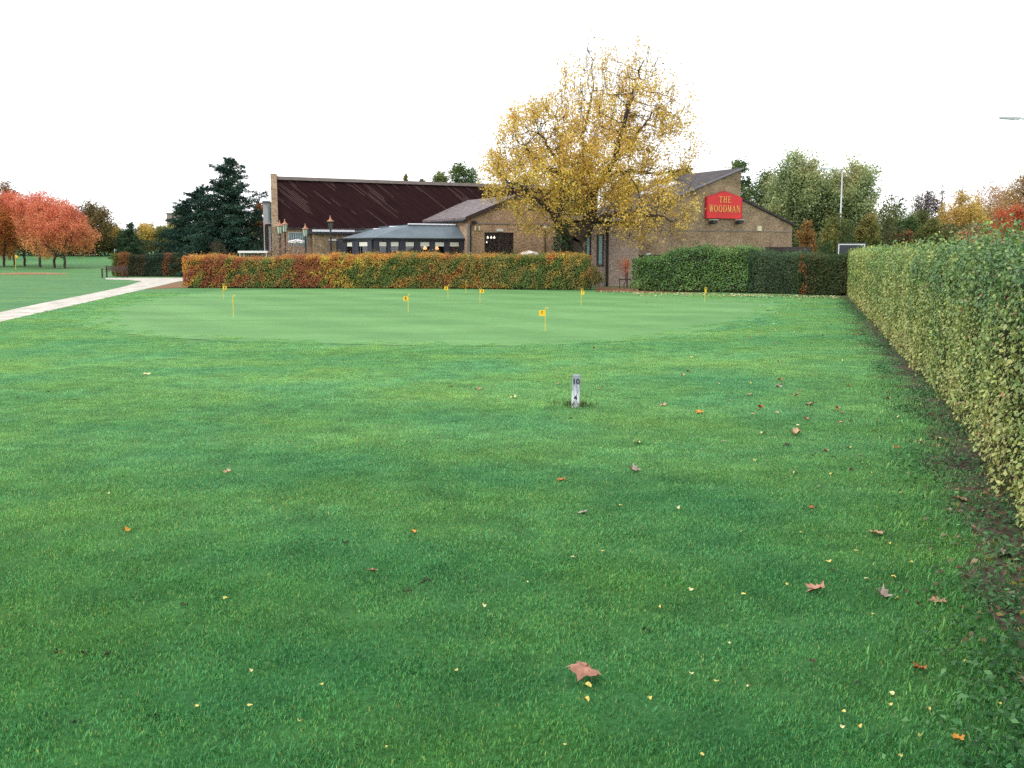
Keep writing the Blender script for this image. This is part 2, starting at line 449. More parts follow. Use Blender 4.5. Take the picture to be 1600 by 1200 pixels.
gpx = [(130, 507), (150, 490), (190, 475), (245, 464), (320, 457), (420, 453), (520, 450.5), (620, 450), (720, 451), (830, 454), (930, 457),
       (1020, 461), (1110, 466), (1185, 470), (1225, 476), (1215, 487), (1180, 500), (1130, 512), (1060, 524), (980, 533), (880, 539), (760, 541),
       (640, 540), (500, 537), (380, 534), (280, 529), (200, 522), (150, 515)]
def smooth_loop(P, n=8):
    P = np.array(P, float); out = []
    for i in range(len(P)):
        p0, p1, p2, p3 = P[i - 1], P[i], P[(i + 1) % len(P)], P[(i + 2) % len(P)]
        for t in np.linspace(0, 1, n, endpoint=False):
            out.append(.5 * ((2 * p1) + (-p0 + p2) * t + (2 * p0 - 5 * p1 + 4 * p2 - p3) * t * t + (-p0 + 3 * p1 - 3 * p2 + p3) * t ** 3))
    return np.array(out)
GREEN = smooth_loop([G(u, v)[:2] for u, v in gpx])
sheet('putting_green', GREEN, M['green'], .008)
up = [(-60, 501), (0, 488), (60, 475), (130, 461.5), (190, 449), (222, 439.5), (200, 437.5), (165, 436.5), (165, 434.2), (225, 434), (300, 434)]
lo = [(300, 437), (278, 440), (255, 445.5), (230, 451), (160, 467), (80, 485), (0, 503), (-60, 517)]
sheet('path', [G(u, v) for u, v in up + lo], M['gravel'], .006)
sheet('soil_bank', [G(u, v) for u, v in [(228, 452), (255, 446), (280, 440), (300, 440), (300, 449.5), (270, 450.5)]], M['litter'], .005)
sheet('leafy_ground', [G(u, v) for u, v in [(930, 455.5), (990, 457), (1110, 461), (1320, 465), (1330, 459), (1200, 455), (1000, 449), (930, 449)]], M['litter'], .004)

def bunker(u0, u1, v, d, z0):
    """a shallow sand hollow with a raised far lip"""
    a, b = G(u0, v), G(u1, v)
    c = (a + b) / 2; rx = np.linalg.norm(b - a) / 2
    mb = MB(); n = 40
    ring = lambda s, z: [(c[0] + s * rx * math.cos(t) * (1 + .12 * math.sin(3 * t)), c[1] + s * d * math.sin(t), z + (z0 * max(0, math.sin(t)) if s > .8 else 0)) for t in np.linspace(0, 2 * math.pi, n, endpoint=False)]
    vs = ring(1.12, .0) + ring(1.0, .05) + ring(.85, .03)
    fs = [(i, (i + 1) % n, n + (i + 1) % n, n + i) for i in range(n)] + [(n + i, n + (i + 1) % n, 2 * n + (i + 1) % n, 2 * n + i) for i in range(n)] + [tuple(range(2 * n, 3 * n))]
    o = mb.add(vs, fs).build('bunker', M['sand']); o.location.z = float(hz(c[0], c[1])) + .01
    return o
tag(bunker(-10, 96, 429.5, .6, .12), kind='structure')

# bed of soil along the hedge on the right
HX = lambda y: 1.5 + .29 * y - .047 * np.maximum(0, 11 - y)
rng0 = np.random.default_rng(5)
ys = np.linspace(1.5, 43, 120)
lft = [(HX(y) - .30 + .16 * max(0, 5 - y) / 3 - .06 * math.sin(y * 1.7) - .05 * math.sin(y * 3.9 + 1) + .04 * rng0.normal(), y) for y in ys]
rgt = [(HX(y) + 1.6, y) for y in ys[::-1]]
sheet('flower_bed_soil', lft + rgt, M['soil'], .010)

# ------------------------------------------------------------------ foliage tools
def leaf_mesh(name, P, size, C, N=None, jit=.8, aspect=.62, D=None, seed=0, fold=.12):
    """P leaf centres, one folded quad per leaf. N preferred normals, D preferred long axis"""
    g = np.random.default_rng(seed); n = len(P)
    nn = g.normal(size=(n, 3))
    if N is not None: nn = N + jit * nn
    nn /= np.linalg.norm(nn, axis=1, keepdims=True) + 1e-9
    dd = g.normal(size=(n, 3))
    if D is not None: dd = D + .35 * dd
    dd -= nn * (dd * nn).sum(1, keepdims=True); dd /= np.linalg.norm(dd, axis=1, keepdims=True) + 1e-9
    bb = np.cross(nn, dd)
    s = np.broadcast_to(np.asarray(size, float), (n,))[:, None] * g.uniform(.65, 1.3, (n, 1))
    f = fold * s
    V = np.stack([P - .5 * s * dd, P + .08 * s * dd + .5 * aspect * s * bb + f * nn, P + .5 * s * dd, P + .08 * s * dd - .5 * aspect * s * bb + f * nn], 1).reshape(-1, 3)
    F = np.arange(4 * n).reshape(n, 4)
    return quick_mesh(name, V, F, np.repeat(C, 4, axis=0))
def vnoise(P, scale, seed=0):
    """cheap smooth 3-D noise, 0..1"""
    g = np.random.default_rng(seed); P = np.asarray(P) * scale; out = 0
    for k in range(5):
        d = g.normal(size=3); d /= np.linalg.norm(d); f = g.uniform(.7, 2.0)
        out = out + np.sin(P @ d * f * 2 + g.uniform(0, 6.28) + 1.3 * np.sin(P @ np.roll(d, 1) * f * 1.7))
    return np.clip(.5 + out / 6.0, 0, 1)
def pick(pal, key, g, jit=.18, val=.22):
    """palette colours along key 0..1 with jitter"""
    pal = np.array(pal, float); k = np.clip(key + jit * g.normal(size=len(key)), 0, .9999) * (len(pal) - 1)
    i = k.astype(int); f = (k - i)[:, None]
    c = pal[i] * (1 - f) + pal[np.minimum(i + 1, len(pal) - 1)] * f
    return np.clip(c * np.exp(val * g.normal(size=(len(key), 1))), 0, .9)

def skeleton(attr, base, crown_z, step, seed=0, lean=(0, 0), infl=None, starts=None, iters=120, kill=1.6):
    """space colonisation: returns node positions and parents"""
    g = np.random.default_rng(seed); base = np.array(base, float)
    nodes = [base]; par = [-1]
    if starts is None:
        m = max(2, int(crown_z / step))
        for i in range(1, m + 1):
            t = i / m
            nodes.append(base + np.array([lean[0] * t + .04 * g.normal(), lean[1] * t + .04 * g.normal(), crown_z * t])); par.append(len(nodes) - 2)
    else:
        for path in starts:       # limbs given as polylines (first point = index into earlier nodes or None)
            pi = 0; last = base
            if path[0] is not None:
                pi = int(np.argmin([np.linalg.norm(np.array(q) - (base + np.array(path[0]))) for q in nodes])); last = nodes[pi]
            for q in path[1:]:
                q = base + np.array(q, float); k = max(1, int(np.linalg.norm(q - last) / step)); st = last
                for j in range(1, k + 1):
                    nodes.append(st + (q - st) * j / k + .05 * g.normal(size=3) * (j < k)); par.append(pi); pi = len(nodes) - 1
                last = q
    A = np.array(attr, float); alive = np.ones(len(A), bool)
    nd = np.full(len(A), 1e9); ni = np.zeros(len(A), int)
    def upd(start):
        for j in range(start, len(nodes)):
            d = np.linalg.norm(A - nodes[j], axis=1); b = d < nd; nd[b] = d[b]; ni[b] = j
    upd(0)
    for it in range(iters):
        alive &= nd > kill * step
        use = alive & ((nd < infl) if infl else True)
        if not use.any(): break
        s0 = len(nodes); nch = np.bincount(par[1:], minlength=s0) if len(par) > 1 else np.zeros(s0, int)
        for j in np.unique(ni[use]):
            if nch[j] >= 3: alive[ni == j] = False; continue
            v = A[use & (ni == j)] - nodes[j]; v = (v / np.linalg.norm(v, axis=1, keepdims=True)).sum(0)
            v = v / (np.linalg.norm(v) + 1e-9) + .16 * g.normal(size=3)
            nodes.append(nodes[j] + step * v / np.linalg.norm(v)); par.append(int(j))
        upd(s0)
        if len(nodes) > 6000: break
    return np.array(nodes), np.array(par)
def radii(par, tip, top, ex=2.2):
    n = len(par); acc = np.zeros(n); 
    for i in range(n - 1, 0, -1):
        if acc[i] == 0: acc[i] = 1.0
        acc[par[i]] += acc[i]
    r = acc ** (1 / ex); r = tip + (top - tip) * (r - 1) / max(r.max() - 1, 1e-6)
    return r
def branch_mesh(name, nodes, par, r, k=5):
    n = len(nodes)
    d = np.zeros((n, 3)); d[1:] = nodes[1:] - nodes[par[1:]]; d[0] = (0, 0, 1)
    d /= np.linalg.norm(d, axis=1, keepdims=True) + 1e-9
    ref = np.array([.31, .95, .05]); a = np.cross(d, ref); a /= np.linalg.norm(a, axis=1, keepdims=True) + 1e-9; b = np.cross(d, a)
    t = 2 * np.pi * np.arange(k) / k
    ring = lambda p, rr, i: p[:, None] + rr[:, None, None] * (np.cos(t)[None, :, None] * a[i][:, None] + np.sin(t)[None, :, None] * b[i][:, None])
    i = np.arange(1, n); p = par[1:]
    child_r = r[i]; par_r = np.minimum(r[p], child_r * 1.35)
    V0 = ring(nodes[p] - d[i] * (par_r * .4)[:, None], par_r, i); V1 = ring(nodes[i], child_r, i)
    V = np.concatenate([V0, V1], 1).reshape(-1, 3)
    j = np.arange(k); q = np.stack([j, (j + 1) % k, (j + 1) % k + k, j + k], 1)
    F = (np.arange(n - 1)[:, None, None] * 2 * k + q[None]).reshape(-1, 4)
    return quick_mesh(name, V, F, smooth=True)
def fill_blobs(blobs, n, g, shell=.5):
    vol = np.array([b[3] * b[4] * b[5] for b in blobs]); out = []
    for i in g.choice(len(blobs), n, p=vol / vol.sum()):
        b = blobs[i]; v = g.normal(size=3); v /= np.linalg.norm(v)
        rr = g.uniform() ** (1 / 3 * shell * 2 if shell < 1 else .2)
        out.append((b[0] + v[0] * rr * b[3], b[1] + v[1] * rr * b[4], b[2] + v[2] * rr * b[5]))
    return np.array(out)
def tree(name, label, cat, x, y, blobs, pal, leaves=4000, size=.12, n_attr=260, trunk=.18, crown_z=1.5, step=.35, seed=0, group=None,
         bark='bark', thin=None, leafm='leaf', lean=(0, 0), tip=.008, starts=None, cl=.25, noise=.5, key=None, k=5, z=None, ex=2.0, kill=1.5, twigs=0):
    g = np.random.default_rng(seed)
    zz = float(hz(x, y)) if z is None else z
    root = empty(name, (x, y, zz)); tag(root, label, cat, group)
    att = fill_blobs(blobs, n_attr, g, .6)
    att = att[att[:, 2] > .3]
    nodes, par = skeleton(att, (0, 0, -.05), crown_z, step, seed, lean, starts=starts, kill=kill)
    r = radii(par, tip, trunk, ex)
    if twigs:
        out = np.where((r < np.quantile(r, .85)) & (nodes[:, 2] > crown_z))[0]; w8 = .25 + ss(3, 9, nodes[out, 2]); src = g.choice(out, twigs, p=w8 / w8.sum())
        d = nodes[src] - np.array([0, 0, 3.0]); d /= np.linalg.norm(d, axis=1, keepdims=True); d = d * .7 + np.array([.05, 0, .75]) + .28 * g.normal(size=d.shape); d /= np.linalg.norm(d, axis=1, keepdims=True)
        L = g.uniform(.4, 1.15, (twigs, 1)); cur = src; pos = nodes[src]; n0 = len(nodes)
        for q in range(3):
            pos = pos + d * L / 3 + .03 * g.normal(size=pos.shape) + np.array([0, 0, .03 * q]); nodes = np.concatenate([nodes, pos]); par = np.concatenate([par, cur]); cur = n0 + q * twigs + np.arange(twigs)
            r = np.concatenate([r, np.full(twigs, (.0075, .0055, .004)[q])])
    link('trunk', branch_mesh('trunk', nodes, par, r, k), M[bark], root)
    if leaves:
        th = np.quantile(r, .80); cand = np.where((r <= th) & (nodes[:, 2] > crown_z * .5))[0]
        P = nodes[g.choice(cand, leaves)] + cl * g.normal(size=(leaves, 3))
        if thin is not None: P = P[g.uniform(size=len(P)) < thin(P)]
        P = P[P[:, 2] > .15]
        kk = vnoise(P, noise, seed) if key is None else key(P, g)
        C = pick(pal, kk, g)
        N = np.zeros_like(P); N[:, 2] = .7
        link('crown', leaf_mesh('crown', P, size, C, N, jit=.8, seed=seed), M[leafm], root)
    return root
def dome(w, h, z0, n, seed, depth=None):
    """irregular blobs filling a crown of width w, from z0 to h"""
    g = np.random.default_rng(seed); d = depth or w; out = [(0, 0, (z0 + h) / 2, w * .36, d * .36, (h - z0) * .46)]
    for i in range(n):
        a = g.uniform(0, 6.28); q = g.uniform(.35, 1); f = g.uniform(.0, 1)
        rad = w * .36 * q * (1 - .55 * f); rr = g.uniform(.14, .24) * w
        out.append((rad * math.cos(a), rad * d / w * math.sin(a), z0 + rr * .6 + (h - z0 - 1.4 * rr) * f, rr, rr, rr * g.uniform(.6, .95)))
    return out

def hedge(name, label, front, depth, hfun, cfun, dens, size, seed=0, bulge=.08, leafm='leaf', cat='hedge', group=None, aspect=.62, jit=.55, z0=.06, taper=0.0, shoots=0, densf=None, core='hedgecore'):
    """front: polyline of ground points along the visible face; depth: thickness to the left-hand normal side"""
    g = np.random.default_rng(seed)
    fr = np.array([p[:2] for p in front], float)
    seg = np.linalg.norm(np.diff(fr, axis=0), axis=1); L = np.concatenate([[0], np.cumsum(seg)]); tot = L[-1]
    def at(s):
        i = np.clip(np.searchsorted(L, s, 'right') - 1, 0, len(seg) - 1); f = ((s - L[i]) / seg[i])[:, None]
        p = fr[i] * (1 - f) + fr[i + 1] * f; d = (fr[i + 1] - fr[i]) / seg[i][:, None]
        return p, d, np.stack([-d[:, 1], d[:, 0]], 1)
    root = empty(name, (fr[0, 0], fr[0, 1], 0)); tag(root, label, cat, group); o3 = np.array([fr[0, 0], fr[0, 1], 0])
    # core
    ns = max(6, int(tot / .5)); s = np.linspace(.24, tot - .24, ns); p, d, nrm = at(s); h = hfun(s)
    prof = [(.26, .0), (.26, .45), (.28, .82), (.42, .90), (1 - .42 / max(depth, .5), .90), (1 - .28 / max(depth, .5), .82), (1 - .26 / max(depth, .5), 0)]
    V = []
    for i in range(ns):
        for j, (a, b) in enumerate(prof):
            off = a if j < 4 else a * depth
            V.append((p[i, 0] + nrm[i, 0] * off + .03 * g.normal(), p[i, 1] + nrm[i, 1] * off + .03 * g.normal(), max(0.0, b * h[i] + .03 * g.normal() * (b > 0))))
    m = len(prof); F = [(i * m + j, i * m + j + 1, (i + 1) * m + j + 1, (i + 1) * m + j) for i in range(ns - 1) for j in range(m - 1)]
    F2 = [tuple(range(m)), tuple(range((ns - 1) * m, ns * m))[::-1]]
    mb = MB(); mb.add(np.array(V) - o3, F + F2); mb.build('branches', M[core], root)
    # leaves: front, top, back (thinner), two ends
    def surf(n, kind):
        if densf is not None:
            s = g.uniform(0, tot, n * 4); s = s[g.uniform(size=len(s)) < densf(s)][:n]; n = len(s)
        else: s = g.uniform(0, tot, n)
        if kind == 'end0': s = g.uniform(0, .12, n)
        if kind == 'end1': s = tot - g.uniform(0, .12, n)
        p, d, nr = at(s); h = hfun(s)
        if kind == 'front':
            zf = g.uniform(0, 1, n); off = -.0 + taper * (1 - zf) + .12 * np.abs(g.normal(size=n)) ; N = np.concatenate([-nr, np.full((n, 1), .35)], 1)
            z = z0 + zf * (h - z0) + .03 * g.normal(size=n)
            off = off + .30 * np.maximum(0, zf - .88) / .12 * g.uniform(0, 1, n)
        elif kind == 'top':
            off = g.uniform(0, 1, n) * depth; z = h - .08 * np.abs(g.normal(size=n)) + .04 * g.normal(size=n); N = np.concatenate([0 * nr, np.ones((n, 1))], 1)
            e = np.minimum(off, depth - off); z = z - .16 * np.exp(-e / .10)
        elif kind == 'back':
            zf = g.uniform(0, 1, n); off = depth - .10 * np.abs(g.normal(size=n)); z = z0 + zf * (h - z0); N = np.concatenate([nr, np.full((n, 1), .3)], 1)
        else:
            off = g.uniform(0, 1, n) * depth; z = z0 + g.uniform(0, 1, n) * (h - z0); sg = -1 if kind == 'end0' else 1
            N = np.concatenate([sg * d, np.full((n, 1), .3)], 1)
        P = np.concatenate([p + nr * off[:, None], z[:, None]], 1)
        b = (vnoise(P, 1.3, seed) - .5) * bulge * 2 + (vnoise(P, 4.2, seed + 3) - .5) * bulge
        if kind in ('front', 'top', 'end0', 'end1'): P = P + N * b[:, None] / np.linalg.norm(N, axis=1, keepdims=True)
        return P, N, s
    havg = float(np.mean(hfun(np.linspace(0, tot, 20))))
    parts = [surf(int(dens * tot * havg), 'front'), surf(int(dens * tot * depth * .8), 'top'), surf(int(dens * .25 * tot * havg), 'back')]
    dsave = densf; densf = None
    parts += [surf(int(dens * depth * havg), 'end0'), surf(int(dens * depth * havg), 'end1')]
    P = np.concatenate([q[0] for q in parts]); N = np.concatenate([q[1] for q in parts]); S = np.concatenate([q[2] for q in parts])
    if shoots:
        k = int(shoots * tot); s = g.uniform(0, tot, k); p, d, nr = at(s); h = hfun(s); L_ = g.uniform(.05, .22, k)
        for t in np.linspace(.2, 1, 4):
            q = np.concatenate([p + nr * (g.uniform(0, 1, k) * depth * .5)[:, None], (h + L_ * t)[:, None]], 1)
            P = np.concatenate([P, q]); N = np.concatenate([N, g.normal(size=(k, 3))]); S = np.concatenate([S, s])
    P[:, 2] = np.maximum(P[:, 2], .02)
    C = cfun(P, S, g)
    link('foliage', leaf_mesh('foliage', P - o3, size(P) if callable(size) else size, C, N, jit=jit, seed=seed, aspect=aspect), M[leafm], root)
    return root

# ------------------------------------------------------------------ grass near the camera (one uncountable mass)
def grass_object(name, area, blade_h, per_tuft, density, radius, seed, mat_, width=.0028, keep=None):
    g = np.random.default_rng(seed)
    n = per_tuft
    rr = radius * np.sqrt(g.uniform(size=n)); th = g.uniform(0, 6.28, n)
    P = np.stack([rr * np.cos(th), rr * np.sin(th), np.zeros(n)], 1)
    H = blade_h * g.uniform(.55, 1.25, n); az = g.uniform(0, 6.28, n)
    lean = np.stack([np.cos(az), np.sin(az), np.zeros(n)], 1) * (H * g.uniform(.15, .95, n))[:, None]
    side = np.stack([-np.sin(az + g.normal(size=n) * .6), np.cos(az), np.zeros(n)], 1); wd = width * g.uniform(.7, 1.4, n)[:, None]
    up_ = np.array([0, 0, 1.])
    mid = P + .35 * lean + up_ * (H * .62)[:, None]; tip = P + lean + up_ * (H * .95)[:, None]
    V = np.stack([P - side * wd, P + side * wd, mid + side * wd * .8, mid - side * wd * .8, tip + side * wd * .15, tip - side * wd * .15], 1).reshape(-1, 3)
    b = (np.arange(n) * 6)[:, None]
    F = np.concatenate([b + np.array([[0, 1, 2, 3]]), b + np.array([[3, 2, 4, 5]])])
    tint = np.ones((n, 3)) * g.uniform(.78, 1.22, (n, 1))
    lit_or_dry = g.uniform(size=n) < .05; tint[lit_or_dry] *= np.array([2.6, 1.35, 1.6])
    yel = g.uniform(size=n) < .25; tint[yel] *= np.array([1.5, 1.1, .9])
    # the carrier surface: a grid of quads kept inside the area
    A = np.array(area); cell = .5
    x0, y0 = A.min(0); x1, y1 = A.max(0); cell = .25
    gx, gy = np.meshgrid(np.arange(x0, x1, cell), np.arange(y0, y1, cell)); c = np.stack([gx.ravel(), gy.ravel()], 1) + cell / 2
    ins = np.zeros(len(c), bool); j = len(A) - 1
    for i in range(len(A)):
        a, q = A[i], A[j]
        with np.errstate(divide='ignore', invalid='ignore'):
            hit = ((a[1] > c[:, 1]) != (q[1] > c[:, 1])) & (c[:, 0] < (q[0] - a[0]) * (c[:, 1] - a[1]) / (q[1] - a[1]) + a[0])
        ins ^= hit; j = i
    if keep is not None: ins &= keep(c)
    c = c[ins]; h = cell / 2
    Q = np.stack([c + (-h, -h), c + (h, -h), c + (h, h), c + (-h, h)], 1).reshape(-1, 2)
    Q = np.concatenate([Q, np.full((len(Q), 1), .004)], 1)
    nv = len(V); V2 = np.concatenate([V, Q]); F2 = np.concatenate([F, np.arange(len(Q)).reshape(-1, 4) + nv])
    me = quick_mesh(name, V2, F2)
    at = me.color_attributes.new('tint', 'FLOAT_COLOR', 'POINT')
    c4 = np.ones((len(V2), 4), np.float32); c4[:nv, :3] = np.repeat(tint, 6, axis=0); at.data.foreach_set('color', c4.ravel())
    ft = me.attributes.new('is_tuft', 'FLOAT', 'FACE'); fv = np.zeros(len(F2), np.float32); fv[:len(F)] = 1; ft.data.foreach_set('value', fv)
    o = link(name, me, mat_)
    ng = bpy.data.node_groups.new(name + '_nodes', 'GeometryNodeTree')
    ng.interface.new_socket('Geometry', in_out='INPUT', socket_type='NodeSocketGeometry')
    ng.interface.new_socket('Geometry', in_out='OUTPUT', socket_type='NodeSocketGeometry')
    N = ng.nodes.new; l = ng.links.new
    gi, go = N('NodeGroupInput'), N('NodeGroupOutput')
    na = N('GeometryNodeInputNamedAttribute'); na.data_type = 'FLOAT'; na.inputs['Name'].default_value = 'is_tuft'
    cmp = N('FunctionNodeCompare'); cmp.data_type = 'FLOAT'; cmp.operation = 'GREATER_THAN'; cmp.inputs[1].default_value = .5
    l(na.outputs[0], cmp.inputs[0])
    sep = N('GeometryNodeSeparateGeometry'); sep.domain = 'FACE'; l(gi.outputs[0], sep.inputs[0]); l(cmp.outputs[0], sep.inputs[1])
    ds = N('GeometryNodeDistributePointsOnFaces'); l(sep.outputs[1], ds.inputs['Mesh']); ds.inputs['Density'].default_value = density; ds.inputs['Seed'].default_value = seed
    ip = N('GeometryNodeInstanceOnPoints'); l(ds.outputs['Points'], ip.inputs['Points']); l(sep.outputs[0], ip.inputs['Instance'])
    rv = N('FunctionNodeRandomValue'); rv.data_type = 'FLOAT_VECTOR'; rv.inputs[0].default_value = (0, 0, 0); rv.inputs[1].default_value = (.1, .1, 6.283)
    l(rv.outputs[0], ip.inputs['Rotation'])
    rs = N('FunctionNodeRandomValue'); rs.data_type = 'FLOAT'; rs.inputs[2].default_value = .8; rs.inputs[3].default_value = 1.15; rs.inputs['Seed'].default_value = 7
    l(rs.outputs[1], ip.inputs['Scale'])
    l(ip.outputs[0], go.inputs[0])
    o.modifiers.new('tufts', 'NODES').node_group = ng
    tag(o, kind='stuff')
    return o
def inside(c, A):
    ins = np.zeros(len(c), bool); j = len(A) - 1
    for i in range(len(A)):
        a, q = A[i], A[j]
        hit = ((a[1] > c[:, 1]) != (q[1] > c[:, 1])) & (c[:, 0] < (q[0] - a[0]) * (c[:, 1] - a[1]) / (q[1] - a[1] + 1e-12) + a[0])
        ins ^= hit; j = i
    return ins
near = [(-3.2, 1.8)] + [(HX(y) - .20 + .15 * max(0, 5 - y) / 3, y) for y in (1.8, 3, 4, 5, 6, 8, 10, 12, 16, 22, 30, 43)] + [(HX(43) - 4, 46), (-22, 46)]
def lawn_keep(c):
    gq = np.random.default_rng(2); i_ = inside(c, GREEN); d = np.full(len(c), 9.0)
    for p in GREEN: d = np.minimum(d, np.linalg.norm(c - p, axis=1))
    f = np.where(i_, .5 - .5 * d / 1.0, .5 + .5 * d / .8)
    return gq.uniform(size=len(c)) < f
PATH = np.array([G(u, v)[:2] for u, v in up + lo]); NEARP = np.array([G(u, v)[:2] for u, v in [(-60, 1), (0, 488), (60, 475), (130, 461.5), (190, 449)] ][1:])
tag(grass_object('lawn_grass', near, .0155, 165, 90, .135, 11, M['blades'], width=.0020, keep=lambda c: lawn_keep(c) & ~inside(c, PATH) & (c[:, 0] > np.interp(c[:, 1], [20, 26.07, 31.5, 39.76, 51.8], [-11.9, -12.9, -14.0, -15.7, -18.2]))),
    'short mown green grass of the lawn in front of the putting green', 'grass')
edge = [(HX(y) - .75, y) for y in (1.8, 4, 6, 8, 11, 14)] + [(HX(y) - .05, y) for y in (14, 11, 8, 6, 4, 1.8)]
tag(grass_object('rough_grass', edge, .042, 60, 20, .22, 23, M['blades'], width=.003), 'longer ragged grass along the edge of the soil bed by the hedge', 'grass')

# ================================================================== HEDGES
# variegated hedge along the right side
front = [(HX(y), y) for y in (43.0, 30, 20, 14, 11, 8, 5, 3, 1.0)]
def vh(s):
    return 1.72 + .035 * np.sin(s * 1.3) + .03 * np.sin(s * 3.1 + 1) + .10 * ss(26, 40, s)
def vc(P, S, g):
    k = .30 * vnoise(P, .8, 4) + .26 * vnoise(P, 3.0, 9) + .24
    k = k + .30 * (1 - np.clip(P[:, 2] / 1.75, 0, 1)) * ss(4, 30, 50 - P[:, 1] * .6)   # lower leaves are the yellower ones
    k = k - .16 * ss(1.0, 1.6, P[:, 2]) * ss(24, 8, P[:, 1]) - .10 * (1 - ss(6, 16, P[:, 1]))
    C = pick([(.045, .105, .042), (.085, .185, .062), (.15, .265, .08), (.27, .35, .09), (.38, .41, .125), (.45, .43, .16)], k, g, .14, .18)
    rare = g.uniform(size=len(P)) < .006; C[rare] = (.42, .16, .10)
    return C
hedge('variegated_hedge', 'long clipped green and yellow variegated hedge running along the right side of the lawn', front, -1.3 * -1, vh, vc, 1200,
      lambda P: .033 + .0010 * np.clip(P[:, 1], 0, 45), seed=3, bulge=.045, leafm='glossleaf', shoots=22, taper=.03, z0=.06, jit=.42)

# autumn beech hedge across the back
bu = np.array([285, 300, 330, 370, 400, 450, 475, 495, 512, 545, 575, 620, 660, 690, 730, 780, 830, 870, 915])
#            share of     rust orange yellow olive green
bw = np.array([[3, 3, 1, 1, 1], [2, 2, 2, 1, 3], [5, 3, 0, 1, 1], [4, 2, 1, 3, 2], [1, 1, 1, 4, 3], [2, 1, 1, 3, 3], [6, 1, 0, 1, 1], [5, 2, 1, 1, 1],
               [1, 4, 6, 1, 1], [1, 4, 5, 2, 2], [0, 2, 3, 3, 4], [0, 2, 1, 3, 5], [1, 2, 1, 4, 3], [2, 2, 0, 4, 2], [1, 2, 1, 5, 2], [1, 1, 1, 5, 3],
               [0, 1, 1, 3, 6], [1, 1, 2, 4, 4], [0, 1, 2, 4, 4]], float)
BC = np.array([(.42, .15, .07), (.64, .32, .075), (.72, .52, .10), (.36, .30, .09), (.17, .25, .065)])
def bc(P, S, g):
    u = 800 + FOC * P[:, 0] / P[:, 1] + 26 * (vnoise(P, .9, 2) - .5)
    W = np.stack([np.interp(u, bu, bw[:, j]) for j in range(5)], 1)
    top = ss(1.35, 1.65, P[:, 2])[:, None]
    W = W * (1 - .5 * top) + top * np.array([1.2, 3.2, .8, 1., .3])
    W = W * np.exp(1.6 * (np.stack([vnoise(P, 2.6, 20 + j) for j in range(5)], 1) - .5))
    W = W ** 2.1; W /= W.sum(1, keepdims=True); cs = W.cumsum(1); q = vnoise(P * np.array([1, 1, 1.6]), 2.4, 41) + .22 * g.normal(size=len(P)); q = (np.argsort(np.argsort(q)) / len(q))[:, None]; i = (q > cs).sum(1).clip(0, 4)
    return np.clip(BC[i] * np.exp(.26 * g.normal(size=(len(P), 1))), 0, .9)
bf = [G(285, 450), G(500, 451), G(700, 451.5), G(915, 453.5)]
hedge('beech_hedge', 'long beech hedge in rust, orange, yellow and olive across the back of the putting green', bf, 1.5,
      lambda s: 1.60 + .10 * ss(7.2, 8.2, s) + .05 * np.sin(s * 1.1) + .03 * np.sin(s * 4), bc, 1050, .064, seed=8, bulge=.10, shoots=14)
def simple(pal, sc, seed):
    return lambda P, S, g: pick(pal, .6 * vnoise(P, sc, seed) + .4 * vnoise(P, sc * 3.3, seed + 1), g, .16, .28)
# round loose shrub closing the right end of the beech hedge
def shrub(name, label, cat, u, v, wid, hgt, pal, n=2600, size=.06, seed=0, group=None, base=.05, leafm='leaf', noise=1.6, y=None, stems=90, dep=None):
    p = G(u, v) if y is None else np.array([(u - 800) / FOC * y, y, 0])
    return tree(name, label, cat, p[0], p[1], dome(wid, hgt, base, 7, seed, dep), pal, n, size, stems, .035, .25, .16, seed, group, thin=None, leafm=leafm, cl=.10, noise=noise, tip=.005)
shrub('shrub', 'loose yellow-green shrub closing the right end of the beech hedge', 'shrub', 923, 453.5, 1.5, 1.35,
      [(.07, .10, .03), (.16, .17, .045), (.30, .24, .07), (.36, .20, .08)], 3200, .06, 31)
# right-hand back hedges
hedge('laurel_hedge', 'broad dark green hedge with a raised rounded top under the red sign', [G(986, 454), G(1060, 456.5), G(1168, 459)], 1.8,
      lambda s: 1.50 + .52 * ss(1.0, 2.8, s) - .06 * ss(4, 5.5, s) + .06 * np.sin(s * 2.3), simple([(.035, .085, .022), (.07, .16, .035), (.12, .24, .055), (.20, .29, .08)], .9, 5), 720, .075, seed=12, bulge=.13, shoots=10, leafm='glossleaf')
hedge('conifer_hedge', 'grey-green feathery hedge between the dark green hedge and the twiggy dark one', [G(1166, 459), G(1247, 461)], 1.6,
      lambda s: 1.80 + .06 * np.sin(s * 3), simple([(.035, .07, .04), (.07, .13, .065), (.12, .18, .09)], 1.2, 15), 900, .075, seed=13, bulge=.09, aspect=.3, leafm='needle', shoots=8)
def tw(P, S, g):
    C = pick([(.03, .058, .02), (.055, .098, .03), (.09, .12, .042), (.13, .115, .055)], .6 * vnoise(P, 1.5, 3) + .4 * vnoise(P, 4, 6), g, .18, .3)
    u = 800 + FOC * P[:, 0] / P[:, 1]
    o = (np.abs(u - 1252 - 4 * np.sin(P[:, 2] * 3)) < 3.5 + 3 * np.sin(P[:, 2] * 7)) & (g.uniform(size=len(P)) < .5); C[o] = np.array([.42, .15, .05]) * g.uniform(.7, 1.3, (o.sum(), 1))
    return C
hedge('dark_hedge', 'dark twiggy hedge with an orange streak meeting the variegated hedge in the far corner', [G(1245, 461.5), G(1322, 463)], 1.5,
      lambda s: 1.70 + .07 * np.sin(s * 3.3), tw, 820, .065, seed=14, bulge=.10, shoots=6)
